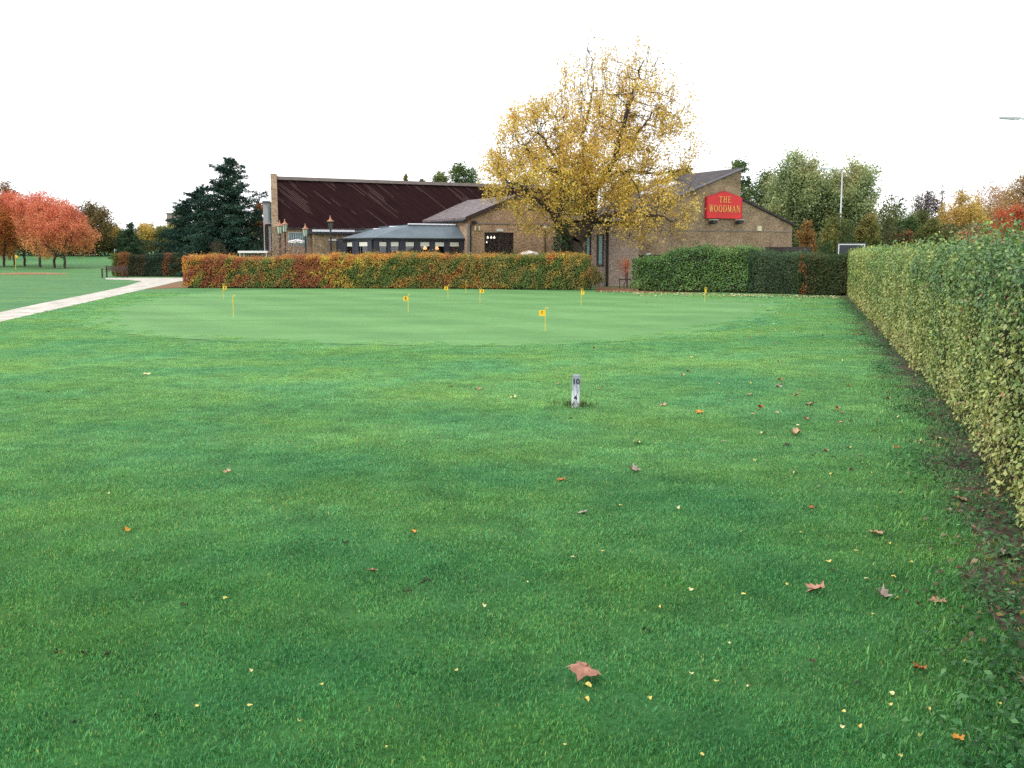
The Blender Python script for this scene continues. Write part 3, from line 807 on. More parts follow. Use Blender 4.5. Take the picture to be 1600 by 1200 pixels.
# mixed hedge on the far left beyond the path
def lc(P, S, g):
    u = 800 + FOC * P[:, 0] / P[:, 1] + 8 * (vnoise(P, 1.2, 2) - .5)
    ku = [172, 184, 190, 204, 208, 228, 232, 256, 260, 268, 272, 292]
    kc = np.array([(.13, .18, .04), (.16, .17, .04), (.30, .12, .04), (.26, .12, .04), (.06, .075, .035), (.09, .07, .035), (.035, .07, .04), (.04, .075, .045), (.30, .11, .05), (.22, .12, .06), (.09, .11, .05), (.15, .12, .05)])
    C = np.stack([np.interp(u, ku, kc[:, j]) for j in range(3)], 1)
    return C * np.exp(.33 * g.normal(size=(len(P), 1)))
hedge('mixed_hedge', 'far mixed hedge in green, rust and grey-green patches beyond the path behind the bench', [G(174, 432.3), G(232, 432.2), G(300, 432.2)], 1.4,
      lambda s: 1.72 + .10 * np.sin(s * 1.5 + 1), lc, 560, .09, seed=16, bulge=.12)
# weeds on the bed
def weeds(name, label, y0, y1, n, size, seed, pal, off=(-.62, .25), zmax=.10):
    g = np.random.default_rng(seed); y = y0 + (y1 - y0) * g.uniform(size=n) ** 1.5
    k = max(12, n // 55); cy = y0 + (y1 - y0) * g.uniform(size=k) ** 1.4; cx = HX(cy) + g.uniform(off[0], off[1], k); i = g.integers(0, k, n)
    sp = g.uniform(.05, .22, k)[i]
    P = np.stack([cx[i] + sp * g.normal(size=n), cy[i] + sp * 1.5 * g.normal(size=n), .012 + zmax * g.uniform(size=n) ** 1.8], 1)
    N = np.zeros_like(P); N[:, 2] = 1
    o = link(name, leaf_mesh(name, P, size, pick(pal, vnoise(P, 2, seed), g, .25, .3), N, jit=.5, seed=seed), M['leaf'])
    tag(o, label, 'plants', kind='stuff'); return o
weeds('weeds', 'low green weeds growing on the soil strip under the variegated hedge', 2.5, 40, 17000, .034, 41, [(.04, .13, .05), (.07, .19, .07), (.12, .26, .10)], (-.45, .25))
weeds('leaf_litter', 'brown leaf litter strewn over the soil strip under the variegated hedge', 2.5, 42, 3600, .04, 42, [(.10, .055, .035), (.20, .13, .085), (.32, .24, .17), (.30, .24, .06)], (-.45, .35), .02)

# ================================================================== THE PUB BUILDING
TH = R(28)
e1 = np.array([math.cos(TH), math.sin(TH), 0]); e2 = np.array([-math.sin(TH), math.cos(TH), 0]); OR = np.array([-14., 60, 0])
def S(u, v, t):
    """pixel -> (s, t, z) on a plane parallel to the hall front, t metres behind it"""
    d = ray(u, v); C = np.array([0, 0, EYE]); k = ((OR - C) @ e2 + t) / (d @ e2); q = C + k * d
    return (float((q - OR) @ e1), t, float(q[2]))
pub = empty('pub', OR, TH)
tag(pub, 'brown brick pub with a steep dark boarded roof, a lead-roofed bay and tiled gables', 'pub')
def gb(name, m, *shapes, parent=pub):
    mb = MB()
    for s in shapes:
        if s[0] == 'b': mb.box(s[1], s[2])
        elif s[0] == 'p': mb.prism(s[1], s[2])
        else: mb.tube(s[1], s[2])
    return mb.build(name, m, parent)
# --- hall
HE, HT, HL = 3.24, 6.12, 20.0
def wall_with_hole(s0, s1, t, z1, hole, th=.25):
    a, b, c, d = hole
    return [('b', (s0, t, -.1), (a, t + th, z1)), ('b', (b, t, -.1), (s1, t + th, z1)), ('b', (a, t, -.1), (b, t + th, c)), ('b', (a, t, d), (b, t + th, z1))]
w0 = S(451, 363, 0); w1 = S(480, 385, 0)
gb('hall_wall', M['brick'], *wall_with_hole(.45, HL, .0, HE, (w0[0], w1[0], w1[2], w0[2])), ('b', (2.8, 8, -.1), (HL, 8.3, HE)), ('b', (HL - .3, .25, -.1), (HL, 8, HE)))
gb('boarded_roof', M['boards'], ('p', [(.40, -.12, HE + .02), (.84, 1.75, HT), (.84, 1.9, HT), (.40, .12, HE + .02)], (HL - .9, 0, 0)))
gb('flat_roof', M['coping'], ('p', [(1.0, 1.92, HT - .3), (HL, 1.92, HT - .3), (HL, 8.2, HT - .3), (2.9, 8.2, HT - .3)], (0, 0, .2)))
gb('roof_coping', M['coping'], ('b', (.86, 1.62, HT + .004), (HL + .02, 2.1, HT + .2)))
gb('gable_parapet', M['brickdark'], ('p', [(.04, -.22, -.1), (.04, -.22, HE + .05), (.5, 1.55, HT + .34), (2.6, 8.3, HT + .34), (2.6, 8.3, -.1)], (.37, 0, 0)))
gb('eaves_board', M['timber'], ('b', (.45, -.16, HE - .08), (9.6, -.004, HE + .012)))
wf = gb('window', M['steel'], *[('b', (w0[0] + i * (w1[0] - w0[0]) / 8 - .02, -.02, w1[2]), (w0[0] + i * (w1[0] - w0[0]) / 8 + .02, .06, w0[2])) for i in range(9)], ('b', (w0[0], -.03, w0[2] - .05), (w1[0], .064, w0[2])))
gb('pane', M['teal'], ('b', (w0[0], .08, w1[2]), (w1[0], .10, w0[2])), parent=wf)
# --- pale wing behind the gable, with posts
wa, wb = S(413, 398, 6.2)[0], S(424, 398, 6.2)[0]; wz = S(414, 317, 6.2)[2]
wq = lambda a, b, t0, t1: [(a, t0), (b, t0), (b + .3 * (t1 - t0), t1), (a + .3 * (t1 - t0), t1)]
def wp(a, b, t0, t1, z0, z1): return ('p', [(x, y, z0) for x, y in wq(a, b, t0, t1)], (0, 0, z1 - z0))
gb('side_wing', M['palewall'], wp(wa, wb, 6.2, 10, -.1, wz))
gb('wing_roof', M['lead'], wp(wa - .06, wb, 6.1, 10.1, wz + .002, wz + .12))
for u in (415.2, 418.3):
    q = S(u, 370, 6.12)[0]; gb('wing_post', M['timber'], wp(q - .05, q + .05, 6.12, 6.19, 0, S(u, 352, 6.12)[2]))
gb('wing_rail', M['timber'], wp(wa + .1, wb, 6.121, 6.189, S(415, 353, 6.12)[2] + .002, S(415, 350, 6.12)[2]))
gb('wing_window', M['teal'], wp(S(419, 340, 6.15)[0], S(421.5, 340, 6.15)[0], 6.15, 6.19, S(419, 346, 6.15)[2], S(419, 321, 6.15)[2]))
# --- porch canopy over the side door
pa, pb_ = S(489, 360, -1.2), S(553, 366, -1.2)
gb('porch_canopy', M['bluegrey'], ('b', (pa[0], -1.2, pb_[2]), (pb_[0], -.01, pa[2])))
gb('canopy_fascia', M['edge'], ('b', (pa[0] - .04, -1.25, pa[2] - .07), (pb_[0] + .04, -1.203, pa[2] + .05)))
gb('porch_wall', M['brickdark'], ('b', (pa[0] + .1, -.95, -.1), (S(560, 380, -.9)[0], -.75, pb_[2] - .004)))
q = S(520, 375, -.97)
gb('porch_lamp', M['offwhite'], ('b', (q[0] - .25, -1.03, q[2] - .05), (q[0] + .25, -.953, q[2] + .06)))
# --- bay with lead roof and blinds
BE = 2.62; GS0_ = 9.8
BT = -5.4
plan = [(GS0_ - .01, BT), (S(583, 371, BT)[0], BT), (S(557, 372, BT + 1.5)[0], BT + 1.5), (S(539, 374, BT + 3.2)[0], BT + 3.2)]
def bay_wall(a, b, wins, name='bay_wall'):
    """vertical panel from plan point a to b with window openings given as fractions"""
    a = np.array(a); b = np.array(b); L = np.linalg.norm(b - a); d = (b - a) / L; n = np.array([-d[1], d[0]])
    mb = MB(); x = 0.0; fr = []
    def slab(x0, x1, z0, z1, off, th, m_):
        p = [a + d * x0 + n * off, a + d * x1 + n * off]
        m_.prism([(p[0][0], p[0][1], z0), (p[1][0], p[1][1], z0), (p[1][0], p[1][1], z1), (p[0][0], p[0][1], z1)], (*(n * th), 0))
    zt, zb = 2.44, .9
    for f0, f1 in wins:
        slab(x, f0 * L, -.1, BE, 0, .12, mb); slab(f0 * L, f1 * L, zt, BE, 0, .12, mb); slab(f0 * L, f1 * L, -.1, zb, 0, .12, mb); x = f1 * L
    slab(x, L, -.1, BE, 0, .12, mb)
    mb.build(name, M['bluegrey'], pub)
    for f0, f1 in wins:
        x0, x1 = f0 * L, f1 * L
        f = MB()
        slab(x0, x0 + .04, zb, zt, .02, .06, f); slab(x1 - .04, x1, zb, zt, .02, .06, f); slab(x0 + .04, x1 - .04, zb, zb + .04, .02, .06, f); slab(x0 + .04, x1 - .04, zt - .04, zt, .02, .06, f)
        fo = f.build('window', M['bluegrey'], pub)
        f = MB(); slab(x0 + .04, x1 - .04, zb + .04, zt - .04, .045, .01, f); f.build('pane', M['glass'], fo)
        f = MB(); slab(x0 + .041, x1 - .041, zt - .27, zt - .041, .058, .012, f); f.build('blind', M['blind'], fo)
def fr_(u): return (plan[0][0] - S(u, 385, BT)[0]) / (plan[0][0] - plan[1][0])
wu = [(632, 647), (655, 671), (678, 694), (701, 717), (591, 604), (609, 623)]
bay_wall(plan[0], plan[1], sorted([(fr_(b), fr_(a)) for a, b in wu]))
bay_wall(plan[1], plan[2], [(.25, .8)])
bay_wall(plan[2], plan[3], [(.22, .74)])
bay_wall(plan[3], (plan[3][0], -.01), [])
gb('bay_ceiling', M['interior'], ('p', [(9.7, BT + .1, 2.5), (plan[1][0] + .1, BT + .1, 2.5), (plan[2][0] + .12, plan[2][1] + .1, 2.5), (plan[3][0] + .15, plan[3][1], 2.5), (plan[3][0] + .15, -.05, 2.5), (9.7, -.05, 2.5)], (0, 0, .08)))
gb('interior_wall', M['interior'], ('b', (plan[3][0] + .16, -.4, 0), (9.7, -.3, 2.49)))
def bay_roof():
    ev = [(plan[0][0], BT - .2), (plan[1][0] - .12, BT - .2), (plan[2][0] - .2, plan[2][1] - .1), (plan[3][0] - .3, plan[3][1])]
    T1 = BT + .7
    tp = [(9.79, T1, S(720, 352, T1)[2]), (S(637, 352, T1)[0], T1, S(637, 352, T1)[2]), (S(608, 355, T1 + .6)[0], T1 + .6, S(608, 355, T1 + .6)[2]), (S(583, 358.5, T1 + 1.5)[0], T1 + 1.5, S(583, 358.5, T1 + 1.5)[2])]
    mb = MB(); v = [(a, b, BE) for a, b in ev] + tp + [(a, b, BE - .09) for a, b in ev] + [(a, b + .3, c - .6) for a, b, c in tp]
    mb.add(v, [(0, 1, 5, 4), (1, 2, 6, 5), (2, 3, 7, 6), (8, 9, 1, 0), (9, 10, 2, 1), (10, 11, 3, 2), (0, 4, 12, 8), (3, 11, 15, 7)])
    mb.build('bay_roof', M['lead'], pub)
    z0, z1, z2 = tp[0][2], tp[2][2], tp[3][2]
    gb('bay_flat_roof', M['lead'], ('b', (tp[1][0], T1 + .01, z0 - .12), (9.79, -.02, z0 - .01)), ('b', (tp[2][0], T1 + .65, z1 - .12), (tp[1][0] - .005, -.02, z1 - .01)), ('b', (tp[3][0], T1 + 1.55, z2 - .12), (tp[2][0] - .005, -.02, z2 - .01)))
    for a, b, z in [((9.6, T1 - .04), (tp[1][0], T1 - .04), z0), ((tp[1][0] - .02, T1 + .5), (tp[2][0], T1 + .56), z1), ((tp[2][0] - .02, T1 + 1.4), (tp[3][0], T1 + 1.46), z2)]:
        mb = MB(); mb.tube([(a[0], a[1], z + .02), (b[0], b[1], z + .02)], .05, 6); mb.build('roof_trim', M['edge'], pub)
bay_roof()
mb = MB(); mb.tube([(plan[0][0], BT - .2, BE - .03), (plan[1][0] - .12, BT - .2, BE - .03), (plan[2][0] - .2, plan[2][1] - .1, BE - .03), (plan[3][0] - .3, plan[3][1], BE - .03)], .05, 6); mb.build('gutter', M['black'], pub)
gb('bay_floor', M['interior'], ('b', (4.6, -4.6, .0), (9.7, -.02, .35)))
# --- tiled gable with the terrace door
GT = -6.0; GS0, GS1, GAS, GAZ, GEZ = 9.8, 16.4, 13.1, 5.02, 3.72
d0, d1 = S(757, 363, GT), S(803, 363, GT); DZ = d0[2]
gab = [(GS0, -.1), (d0[0], -.1), (d0[0], DZ), (d1[0], DZ), (d1[0], -.1), (GS1, -.1), (GS1, GEZ), (GAS, GAZ), (GS0, GEZ)]
# split the gable in convex strips around the door
gb('gable_wall', M['brick'],
   ('b', (GS0, GT, -.1), (d0[0], GT + .3, GEZ)), ('b', (d1[0], GT, -.1), (GS1, GT + .3, GEZ)), ('b', (d0[0], GT, DZ), (d1[0], GT + .3, GEZ)),
   ('p', [(GS0, GT, GEZ), (GS1, GT, GEZ), (GAS, GT, GAZ)], (0, .3, 0)),
   ('b', (GS0, GT + .3, -.1), (GS0 + .3, -.003, GEZ)), ('b', (GS1 - .3, GT + .3, -.1), (GS1, -.003, GEZ)))
def gable_roof(s0, s1, sa, ez, az, t0, t1, m, over=.18, th=.16, name='tiled_roof'):
    sl = (az - ez) / (sa - s0); sr = (az - ez) / (s1 - sa)
    gb(name, m, ('p', [(s0 - over, t0, ez - sl * over + .02), (sa, t0, az + .02), (sa, t0, az + th), (s0 - over, t0, ez - sl * over + th)], (0, t1 - t0, 0)),
       ('p', [(s1 + over, t0, ez - sr * over + .02), (s1 + over, t0, ez - sr * over + th), (sa + .001, t0, az + th), (sa + .001, t0, az + .02)], (0, t1 - t0, 0)))
gable_roof(GS0, GS1, GAS, GEZ, GAZ, GT - .10, .9, M['tiles'])
gb('verge_board', M['slatebrown'], ('p', [(GS0 - .2, GT - .13, GEZ - .12), (GAS, GT - .13, GAZ - .04), (GAS, GT - .13, GAZ + .20), (GS0 - .2, GT - .13, GEZ + .12)], (0, .026, 0)))
gb('string_course', M['coping'], ('b', (GS0 + .5, GT - .03, S(800, 350, GT)[2] - .03), (GS1, GT - .002, S(800, 350, GT)[2] + .03)))
gb('gutter', M['black'], ('t', [(GS0 - .22, GT - .05, GEZ - .10), (GS0 - .22, -.3, GEZ - .10)], .07))
gb('downpipe', M['black'], ('t', [(GS0 + .14, GT - .07, 0), (GS0 + .14, GT - .07, GEZ - .3)], .05))
gb('corner_pier', M['coping'], ('b', (GS0 - .10, GT - .16, 0), (GS0 + .06, GT - .001, GEZ - .25)))
df = MB()
sm = S(780.5, 380, GT)[0]
for a, b in ((d0[0], d0[0] + .09), (sm - .06, sm + .06), (d1[0] - .09, d1[0])): df.box((a, GT + .06, 0), (b, GT + .16, DZ))
df.box((d0[0] + .09, GT + .061, DZ - .09), (d1[0] - .09, GT + .159, DZ)); zt = S(790, 372.5, GT)[2]
df.box((sm + .06, GT + .062, zt - .05), (d1[0] - .09, GT + .158, zt + .03)); df.box((d0[0] + .09, GT + .063, 0), (sm - .06, GT + .157, .2)); df.box((sm + .06, GT + .063, 0), (d1[0] - .09, GT + .157, .2))
door = df.build('door', M['slatebrown'], pub)
gb('pane', M['glass'], ('b', (d0[0] + .09, GT + .10, .2), (sm - .06, GT + .11, DZ - .09)), parent=door)
gb('pane', M['glass'], ('b', (sm + .06, GT + .10, .2), (d1[0] - .09, GT + .11, DZ - .09)), parent=door)
gb('door_lintel_lamp', M['offwhite'], ('b', (S(776, 360, GT)[0], GT - .12, S(776, 361.6, GT)[2]), (S(785, 360, GT)[0], GT - .004, S(785, 358, GT)[2])))
for u in (742, 748):
    q = S(u, 356.5, GT); gb('wall_light', M['cream'], ('b', (q[0] - .04, GT - .10, q[2] - .13), (q[0] + .04, GT - .004, q[2] + .13)))
q = S(740, 348, GT); gb('alarm_box', M['black'], ('b', (q[0] - .13, GT - .14, q[2] - .09), (q[0] + .13, GT - .004, q[2] + .09)))
q = S(827, 322, GT); MBv = MB(); MBv.tube([(q[0], GT - .08, q[2]), (q[0], GT - .004, q[2])], .17, 16); MBv.build('round_vent', M['offwhite'], pub)
q = S(851, 356, GT); gb('downpipe', M['timber'], ('t', [(q[0], GT - .06, 0), (q[0], GT - .06, q[2])], .035))
gb('wall_light', M['offwhite'], ('b', (q[0] - .08, GT - .16, q[2] + .0), (q[0] + .08, GT - .004, q[2] + .14)))
gb('interior_wall', M['interior'], ('b', (GS0 + .3, GT + 3.2, 0), (GS1 - .3, GT + 3.3, 3.6)))
# --- link block with the slit windows and pale brick
KT = -13.0
k0, k1 = S(882, 395, KT)[0], S(998, 395, KT)[0]
wl = [(S(914, 380, KT)[0], S(924, 380, KT)[0]), (S(932, 380, KT)[0], S(944, 380, KT)[0])]
wz0, wz1 = S(940, 413, KT)[2], S(940, 366, KT)[2]; KH = 3.35
sh = [('b', (k0, KT, -.1), (wl[0][0], KT + .3, KH))]
for i, (a, b) in enumerate(wl):
    nx = wl[i + 1][0] if i == 0 else k1
    sh += [('b', (a, KT, -.1), (b, KT + .3, wz0)), ('b', (a, KT, wz1), (b, KT + .3, KH)), ('b', (b, KT, -.1), (nx, KT + .3, KH))]
gb('link_wall', M['brickpink'], *sh, ('p', [(k0, KT + .3, -.1), (k0 + .3, KT + .3, -.1), (k0 + 3.5, -7.7, -.1), (k0 + 3.2, -7.7, -.1)], (0, 0, KH + .1)), ('b', (k1 - .3, KT + .3, -.1), (k1, -11.3, KH)))
gb('link_roof', M['slate'], ('p', [(k0 - .05, KT - .2, KH + .002), (k1 + .1, KT - .2, KH + .002), (k1 + 2.6, -8.3, 3.75), (k0 + 2.9, -8.3, 3.75)], (0, 0, .14)))
for a, b in wl:
    f = MB()
    f.box((a, KT + .05, wz0), (a + (b - a) * .38, KT + .15, wz1)); f.box((b - .05, KT + .05, wz0), (b, KT + .15, wz1)); f.box((a, KT - .05, wz0 - .1), (b, KT + .2, wz0 - .001)); f.box((a + (b - a) * .38, KT + .051, wz1 - .06), (b - .05, KT + .149, wz1))
    fo = f.build('window', M['slatebrown'], pub)
    gb('pane', M['teal'], ('b', (a + (b - a) * .38, KT + .08, wz0), (b - .05, KT + .10, wz1 - .06)), parent=fo)
q = S(948, 390, KT)[0]
gb('downpipe', M['black'], ('t', [(q, KT - .09, .0), (q, KT - .09, KH)], .07))
# --- monopitch wing carrying the sign
ST = -11.0
ap = S(1158, 266, ST); lo_ = S(950, 354, ST); r0 = S(1161, 312, ST); r1 = S(1238, 352, ST)
gb('sign_wall', M['brickdark'], ('p', [(k1 + .01, ST, -.1), (ap[0], ST, -.1), (ap[0], ST, ap[2]), (k1 + .01, ST, lo_[2] + (ap[2] - lo_[2]) * (k1 - lo_[0]) / (ap[0] - lo_[0]))], (0, .3, 0)),
   ('p', [(ap[0], ST, -.1), (r1[0], ST, -.1), (r1[0], ST, r1[2]), (ap[0], ST, r0[2])], (0, .3, 0)),
   ('b', (ap[0] - .3, ST + .3, -.1), (ap[0], -2, ap[2] - .1)), ('b', (r1[0] - .3, ST + .3, -.1), (r1[0], -2, r1[2] - .1)))
sl = (ap[2] - lo_[2]) / (ap[0] - lo_[0])
gb('monopitch_roof', M['slate'], ('p', [(lo_[0] + .4, ST - .12, lo_[2] + sl * .4 + .01), (ap[0] + .06, ST - .12, ap[2] + .02), (ap[0] + .06, ST - .12, ap[2] + .15), (lo_[0] + .4, ST - .12, lo_[2] + sl * .4 + .14)], (0, 6.0, 0)))
gb('verge_trim', M['vergegrey'], ('p', [(lo_[0] + .4, ST - .16, lo_[2] + sl * .4 + .06), (ap[0] + .08, ST - .16, ap[2] + .07), (ap[0] + .08, ST - .16, ap[2] + .17), (lo_[0] + .4, ST - .16, lo_[2] + sl * .4 + .16)], (0, .036, 0)))
f0, f1 = 20.3 + 1.2, 23.2
zs = lambda s: lo_[2] + sl * (s - lo_[0]) + .16
gb('skylight', M['edge'], ('p', [(f0, ST + 3.2, zs(f0)), (f1, ST + 3.2, zs(f1)), (f1, ST + 3.2, zs(f1) + .14), (f0, ST + 3.2, zs(f0) + .14)], (0, 1.4, 0)))
sr = (r0[2] - r1[2]) / (r1[0] - ap[0])
gb('lower_roof', M['slate'], ('p', [(ap[0] + .01, ST - .12, r0[2] + .01), (r1[0] + .2, ST - .12, r1[2] - sr * .2 + .01), (r1[0] + .2, ST - .12, r1[2] - sr * .2 + .15), (ap[0] + .01, ST - .12, r0[2] + .15)], (0, 9, 0)))
zc = S(1100, 359.5, ST)[2]
gb('string_course', M['coping'], ('b', (k1 + .1, ST - .03, zc - .05), (r1[0], ST - .002, zc)))
q = S(1185, 357, ST); gb('vent_box', M['cream'], ('b', (q[0] - .13, ST - .14, q[2] - .15), (q[0] + .13, ST - .004, q[2] + .15)))
gb('low_roof', M['slate'], ('b', (S(1196, 389, ST)[0], ST - 1.6, S(1196, 393, ST)[2]), (r1[0] + .1, ST - .004, S(1196, 386, ST)[2])))
# timber lean-to between the blocks
a = S(995, 397, -13.2)[0]; b = S(1056, 397, -13.2)[0]; z = S(1020, 404, -13.2)[2]
gb('timber_screen', M['timber'], ('b', (k1 + .02, -13.0, 0), (b, -12.9, z + .02)), ('b', (k1 + .02, -13.04, z + .021), (b, -11.35, z + .2)))
q = S(1013, 396, -13.05); gb('wall_light', M['offwhite'], ('b', (q[0] - .14, -13.1, z + .201), (q[0] + .14, -12.9, z + .30)))
gb('soil_step', M['concrete'], ('b', (k1 + .3, -12.6, 0), (r1[0], -11.35, .12)))

# lamps glowing inside the bay and behind the terrace door
def lamp(name, label, group, s, t, z, m, r=.10):
    p = OR + e1 * s + e2 * t; o = empty(name, (p[0], p[1], z)); tag(o, label, 'lamp', group)
    mb = MB(); mb.lathe([(.012, r * 2.6), (r * .7, r * 1.6), (r * 1.2, r * .5), (r * 1.1, 0), (.0, -.01)], 12); mb.build('lamp_shade', m, o)
    mb = MB(); mb.tube([(0, 0, r * 2.5), (0, 0, .6)], .008, 6); mb.build('cord', M['black'], o)
for u, w_ in ((664, 'second'), (682.5, 'third'), (714.5, 'rightmost')):
    q = S(u, 385.5, BT + 1.2); lamp('pendant_lamp', 'glowing orange pendant lamp behind the %s of the four wide bay windows' % w_, 'pendant lamps in the bay', q[0], BT + 1.2, q[2] - .16, M['bulb'])
for (u, v, w_) in ((762, 371, 'leftmost of three in a row'), (767.5, 371, 'middle of three in a row'), (772.3, 371, 'rightmost of three in a row'), (760.5, 378, 'hanging lower than the other three')):
    q = S(u, v, -4.4); lamp('ceiling_lamp', 'bright white lamp behind the terrace door, %s' % w_, 'lamps behind the terrace door', q[0], -4.4, q[2] - .05, M['whitebulb'], .052 if v < 375 else .035)

# --- red sign with gold serif letters
p0 = S(1129, 342, ST); sg = empty('pub_sign', OR + e1 * p0[0] + e2 * (ST - .02) + np.array([0, 0, p0[2]]), TH)
tag(sg, 'red house-shaped sign with gold serif lettering high on the brick wall', 'sign')
sw = S(1157, 340, ST)[0] - S(1100.5, 340, ST)[0]; zt_, ze_ = S(1129, 298.5, ST)[2] - p0[2], S(1129, 308.5, ST)[2] - p0[2]
hp = lambda k, y: [(-sw / 2 * k, y, ze_ * (1 - k) * .5), (sw / 2 * k, y, ze_ * (1 - k) * .5), (sw / 2 * k, y, ze_ - (1 - k) * .1), (0, y, zt_ - (1 - k) * .12 - .05 * (k < 1)), (-sw / 2 * k, y, ze_ - (1 - k) * .1)]
mb = MB(); mb.prism(hp(1.0, -.12), (0, .12, 0)); mb.build('sign_frame', M['darkred'], sg)
mb = MB(); mb.prism(hp(.945, -.145), (0, .024, 0)); mb.build('sign_board', M['red'], sg)
def strokes(ch):
    """serif capitals as bars: (x0,z0,x1,z1,width); box 0..1 wide, 0..1 high"""
    T, t, s = .15, .065, .055
    d = {'T': [(.5, 0, .5, 1, T), (.04, .96, .96, .96, t), (.06, .8, .06, 1, t), (.94, .8, .94, 1, t), (.3, .03, .7, .03, s)],
         'H': [(.2, 0, .2, 1, T), (.8, 0, .8, 1, T), (.2, .52, .8, .52, t), (.03, .03, .37, .03, s), (.63, .03, .97, .03, s), (.03, .97, .37, .97, s), (.63, .97, .97, .97, s)],
         'E': [(.25, 0, .25, 1, T), (.08, .96, .9, .96, t), (.25, .52, .7, .52, t), (.08, .04, .92, .04, t), (.89, .78, .89, 1, t), (.91, 0, .91, .24, t)],
         'W': [(.1, 1, .32, 0, T), (.32, 0, .5, .9, t), (.5, .95, .7, 0, T), (.7, 0, .93, 1, t), (.0, .97, .25, .97, s), (.8, .97, 1.02, .97, s), (.4, .97, .6, .97, s)],
         'D': [(.2, 0, .2, 1, T), (.05, .96, .55, .96, t), (.05, .04, .55, .04, t), (.55, .96, .82, .76, t * 1.3), (.82, .78, .86, .5, T), (.86, .5, .82, .22, T), (.82, .24, .55, .04, t * 1.3)],
         'M': [(.14, 0, .17, 1, t), (.17, 1, .5, .08, T), (.5, .08, .82, 1, t), (.85, 0, .83, 1, T), (.02, .03, .28, .03, s), (.7, .03, 1., .03, s), (.04, .97, .2, .97, s), (.8, .97, .98, .97, s)],
         'A': [(.12, 0, .48, 1, t), (.5, 1, .86, 0, T), (.25, .34, .72, .34, t), (.0, .03, .26, .03, s), (.7, .03, 1.0, .03, s)],
         'N': [(.16, 0, .16, 1, t), (.16, 1, .82, .03, T), (.84, 0, .84, 1, t), (.02, .03, .3, .03, s), (.0, .97, .24, .97, s), (.7, .97, .98, .97, s)]}
    if ch == 'O':
        n = 14; P = [(.5 + .4 * math.cos(6.2832 * i / n), .5 + .48 * math.sin(6.2832 * i / n)) for i in range(n + 1)]
        return [(*P[i], *P[i + 1], t + (T - t) * abs(math.cos(6.2832 * (i + .5) / n))) for i in range(n)]
    return d[ch]
def letters(mb, text, cx, z, h, w, gap, y, depth=.03):
    tot = len(text) * w + (len(text) - 1) * gap; x = cx - tot / 2; j = 0
    for ch in text:
        for (a, b, c, d, wd) in strokes(ch):
            p = np.array([x + a * w, z + b * h]); q = np.array([x + c * w, z + d * h]); v = q - p; L = np.linalg.norm(v); v /= L; n = np.array([-v[1], v[0]]) * wd * w * .55
            j += 1; e = y - .0007 * (j % 7)
            mb.prism([(*(p - n)[:1], e, (p - n)[1]), ((q - n)[0], e, (q - n)[1]), ((q + n)[0], e, (q + n)[1]), ((p + n)[0], e, (p + n)[1])], (0, depth, 0))
        x += w + gap
mb = MB(); letters(mb, 'THE', 0, zt_ * .575, zt_ * .225, .27, .06, -.178); letters(mb, 'WOODMAN', 0, zt_ * .235, zt_ * .25, .285, .055, -.178)
mb.build('lettering', M['gold'], sg)
for u, w_ in ((1109, 'left'), (1150, 'right')):
    q = S(u, 345, ST); p = OR + e1 * q[0] + e2 * (ST - .3) + np.array([0, 0, q[2] - .02]); o = empty('floodlight', p, TH)
    tag(o, 'black floodlight with a pale top fixed below the %s end of the red sign' % w_, 'floodlight', 'floodlights below the sign')
    mb = MB(); mb.prism([(-.17, -.2, -.12), (.17, -.2, -.12), (.14, .12, -.2), (-.2, .12, -.2)], (0, 0, .17)); mb.build('housing', M['black'], o)
    mb = MB(); mb.box((-.2, -.22, .052), (.2, .14, .08)); mb.build('lens', M['offwhite'], o)
    mb = MB(); mb.box((-.03, .14, -.12), (.03, .31, -.06)); mb.build('bracket', M['black'], o)

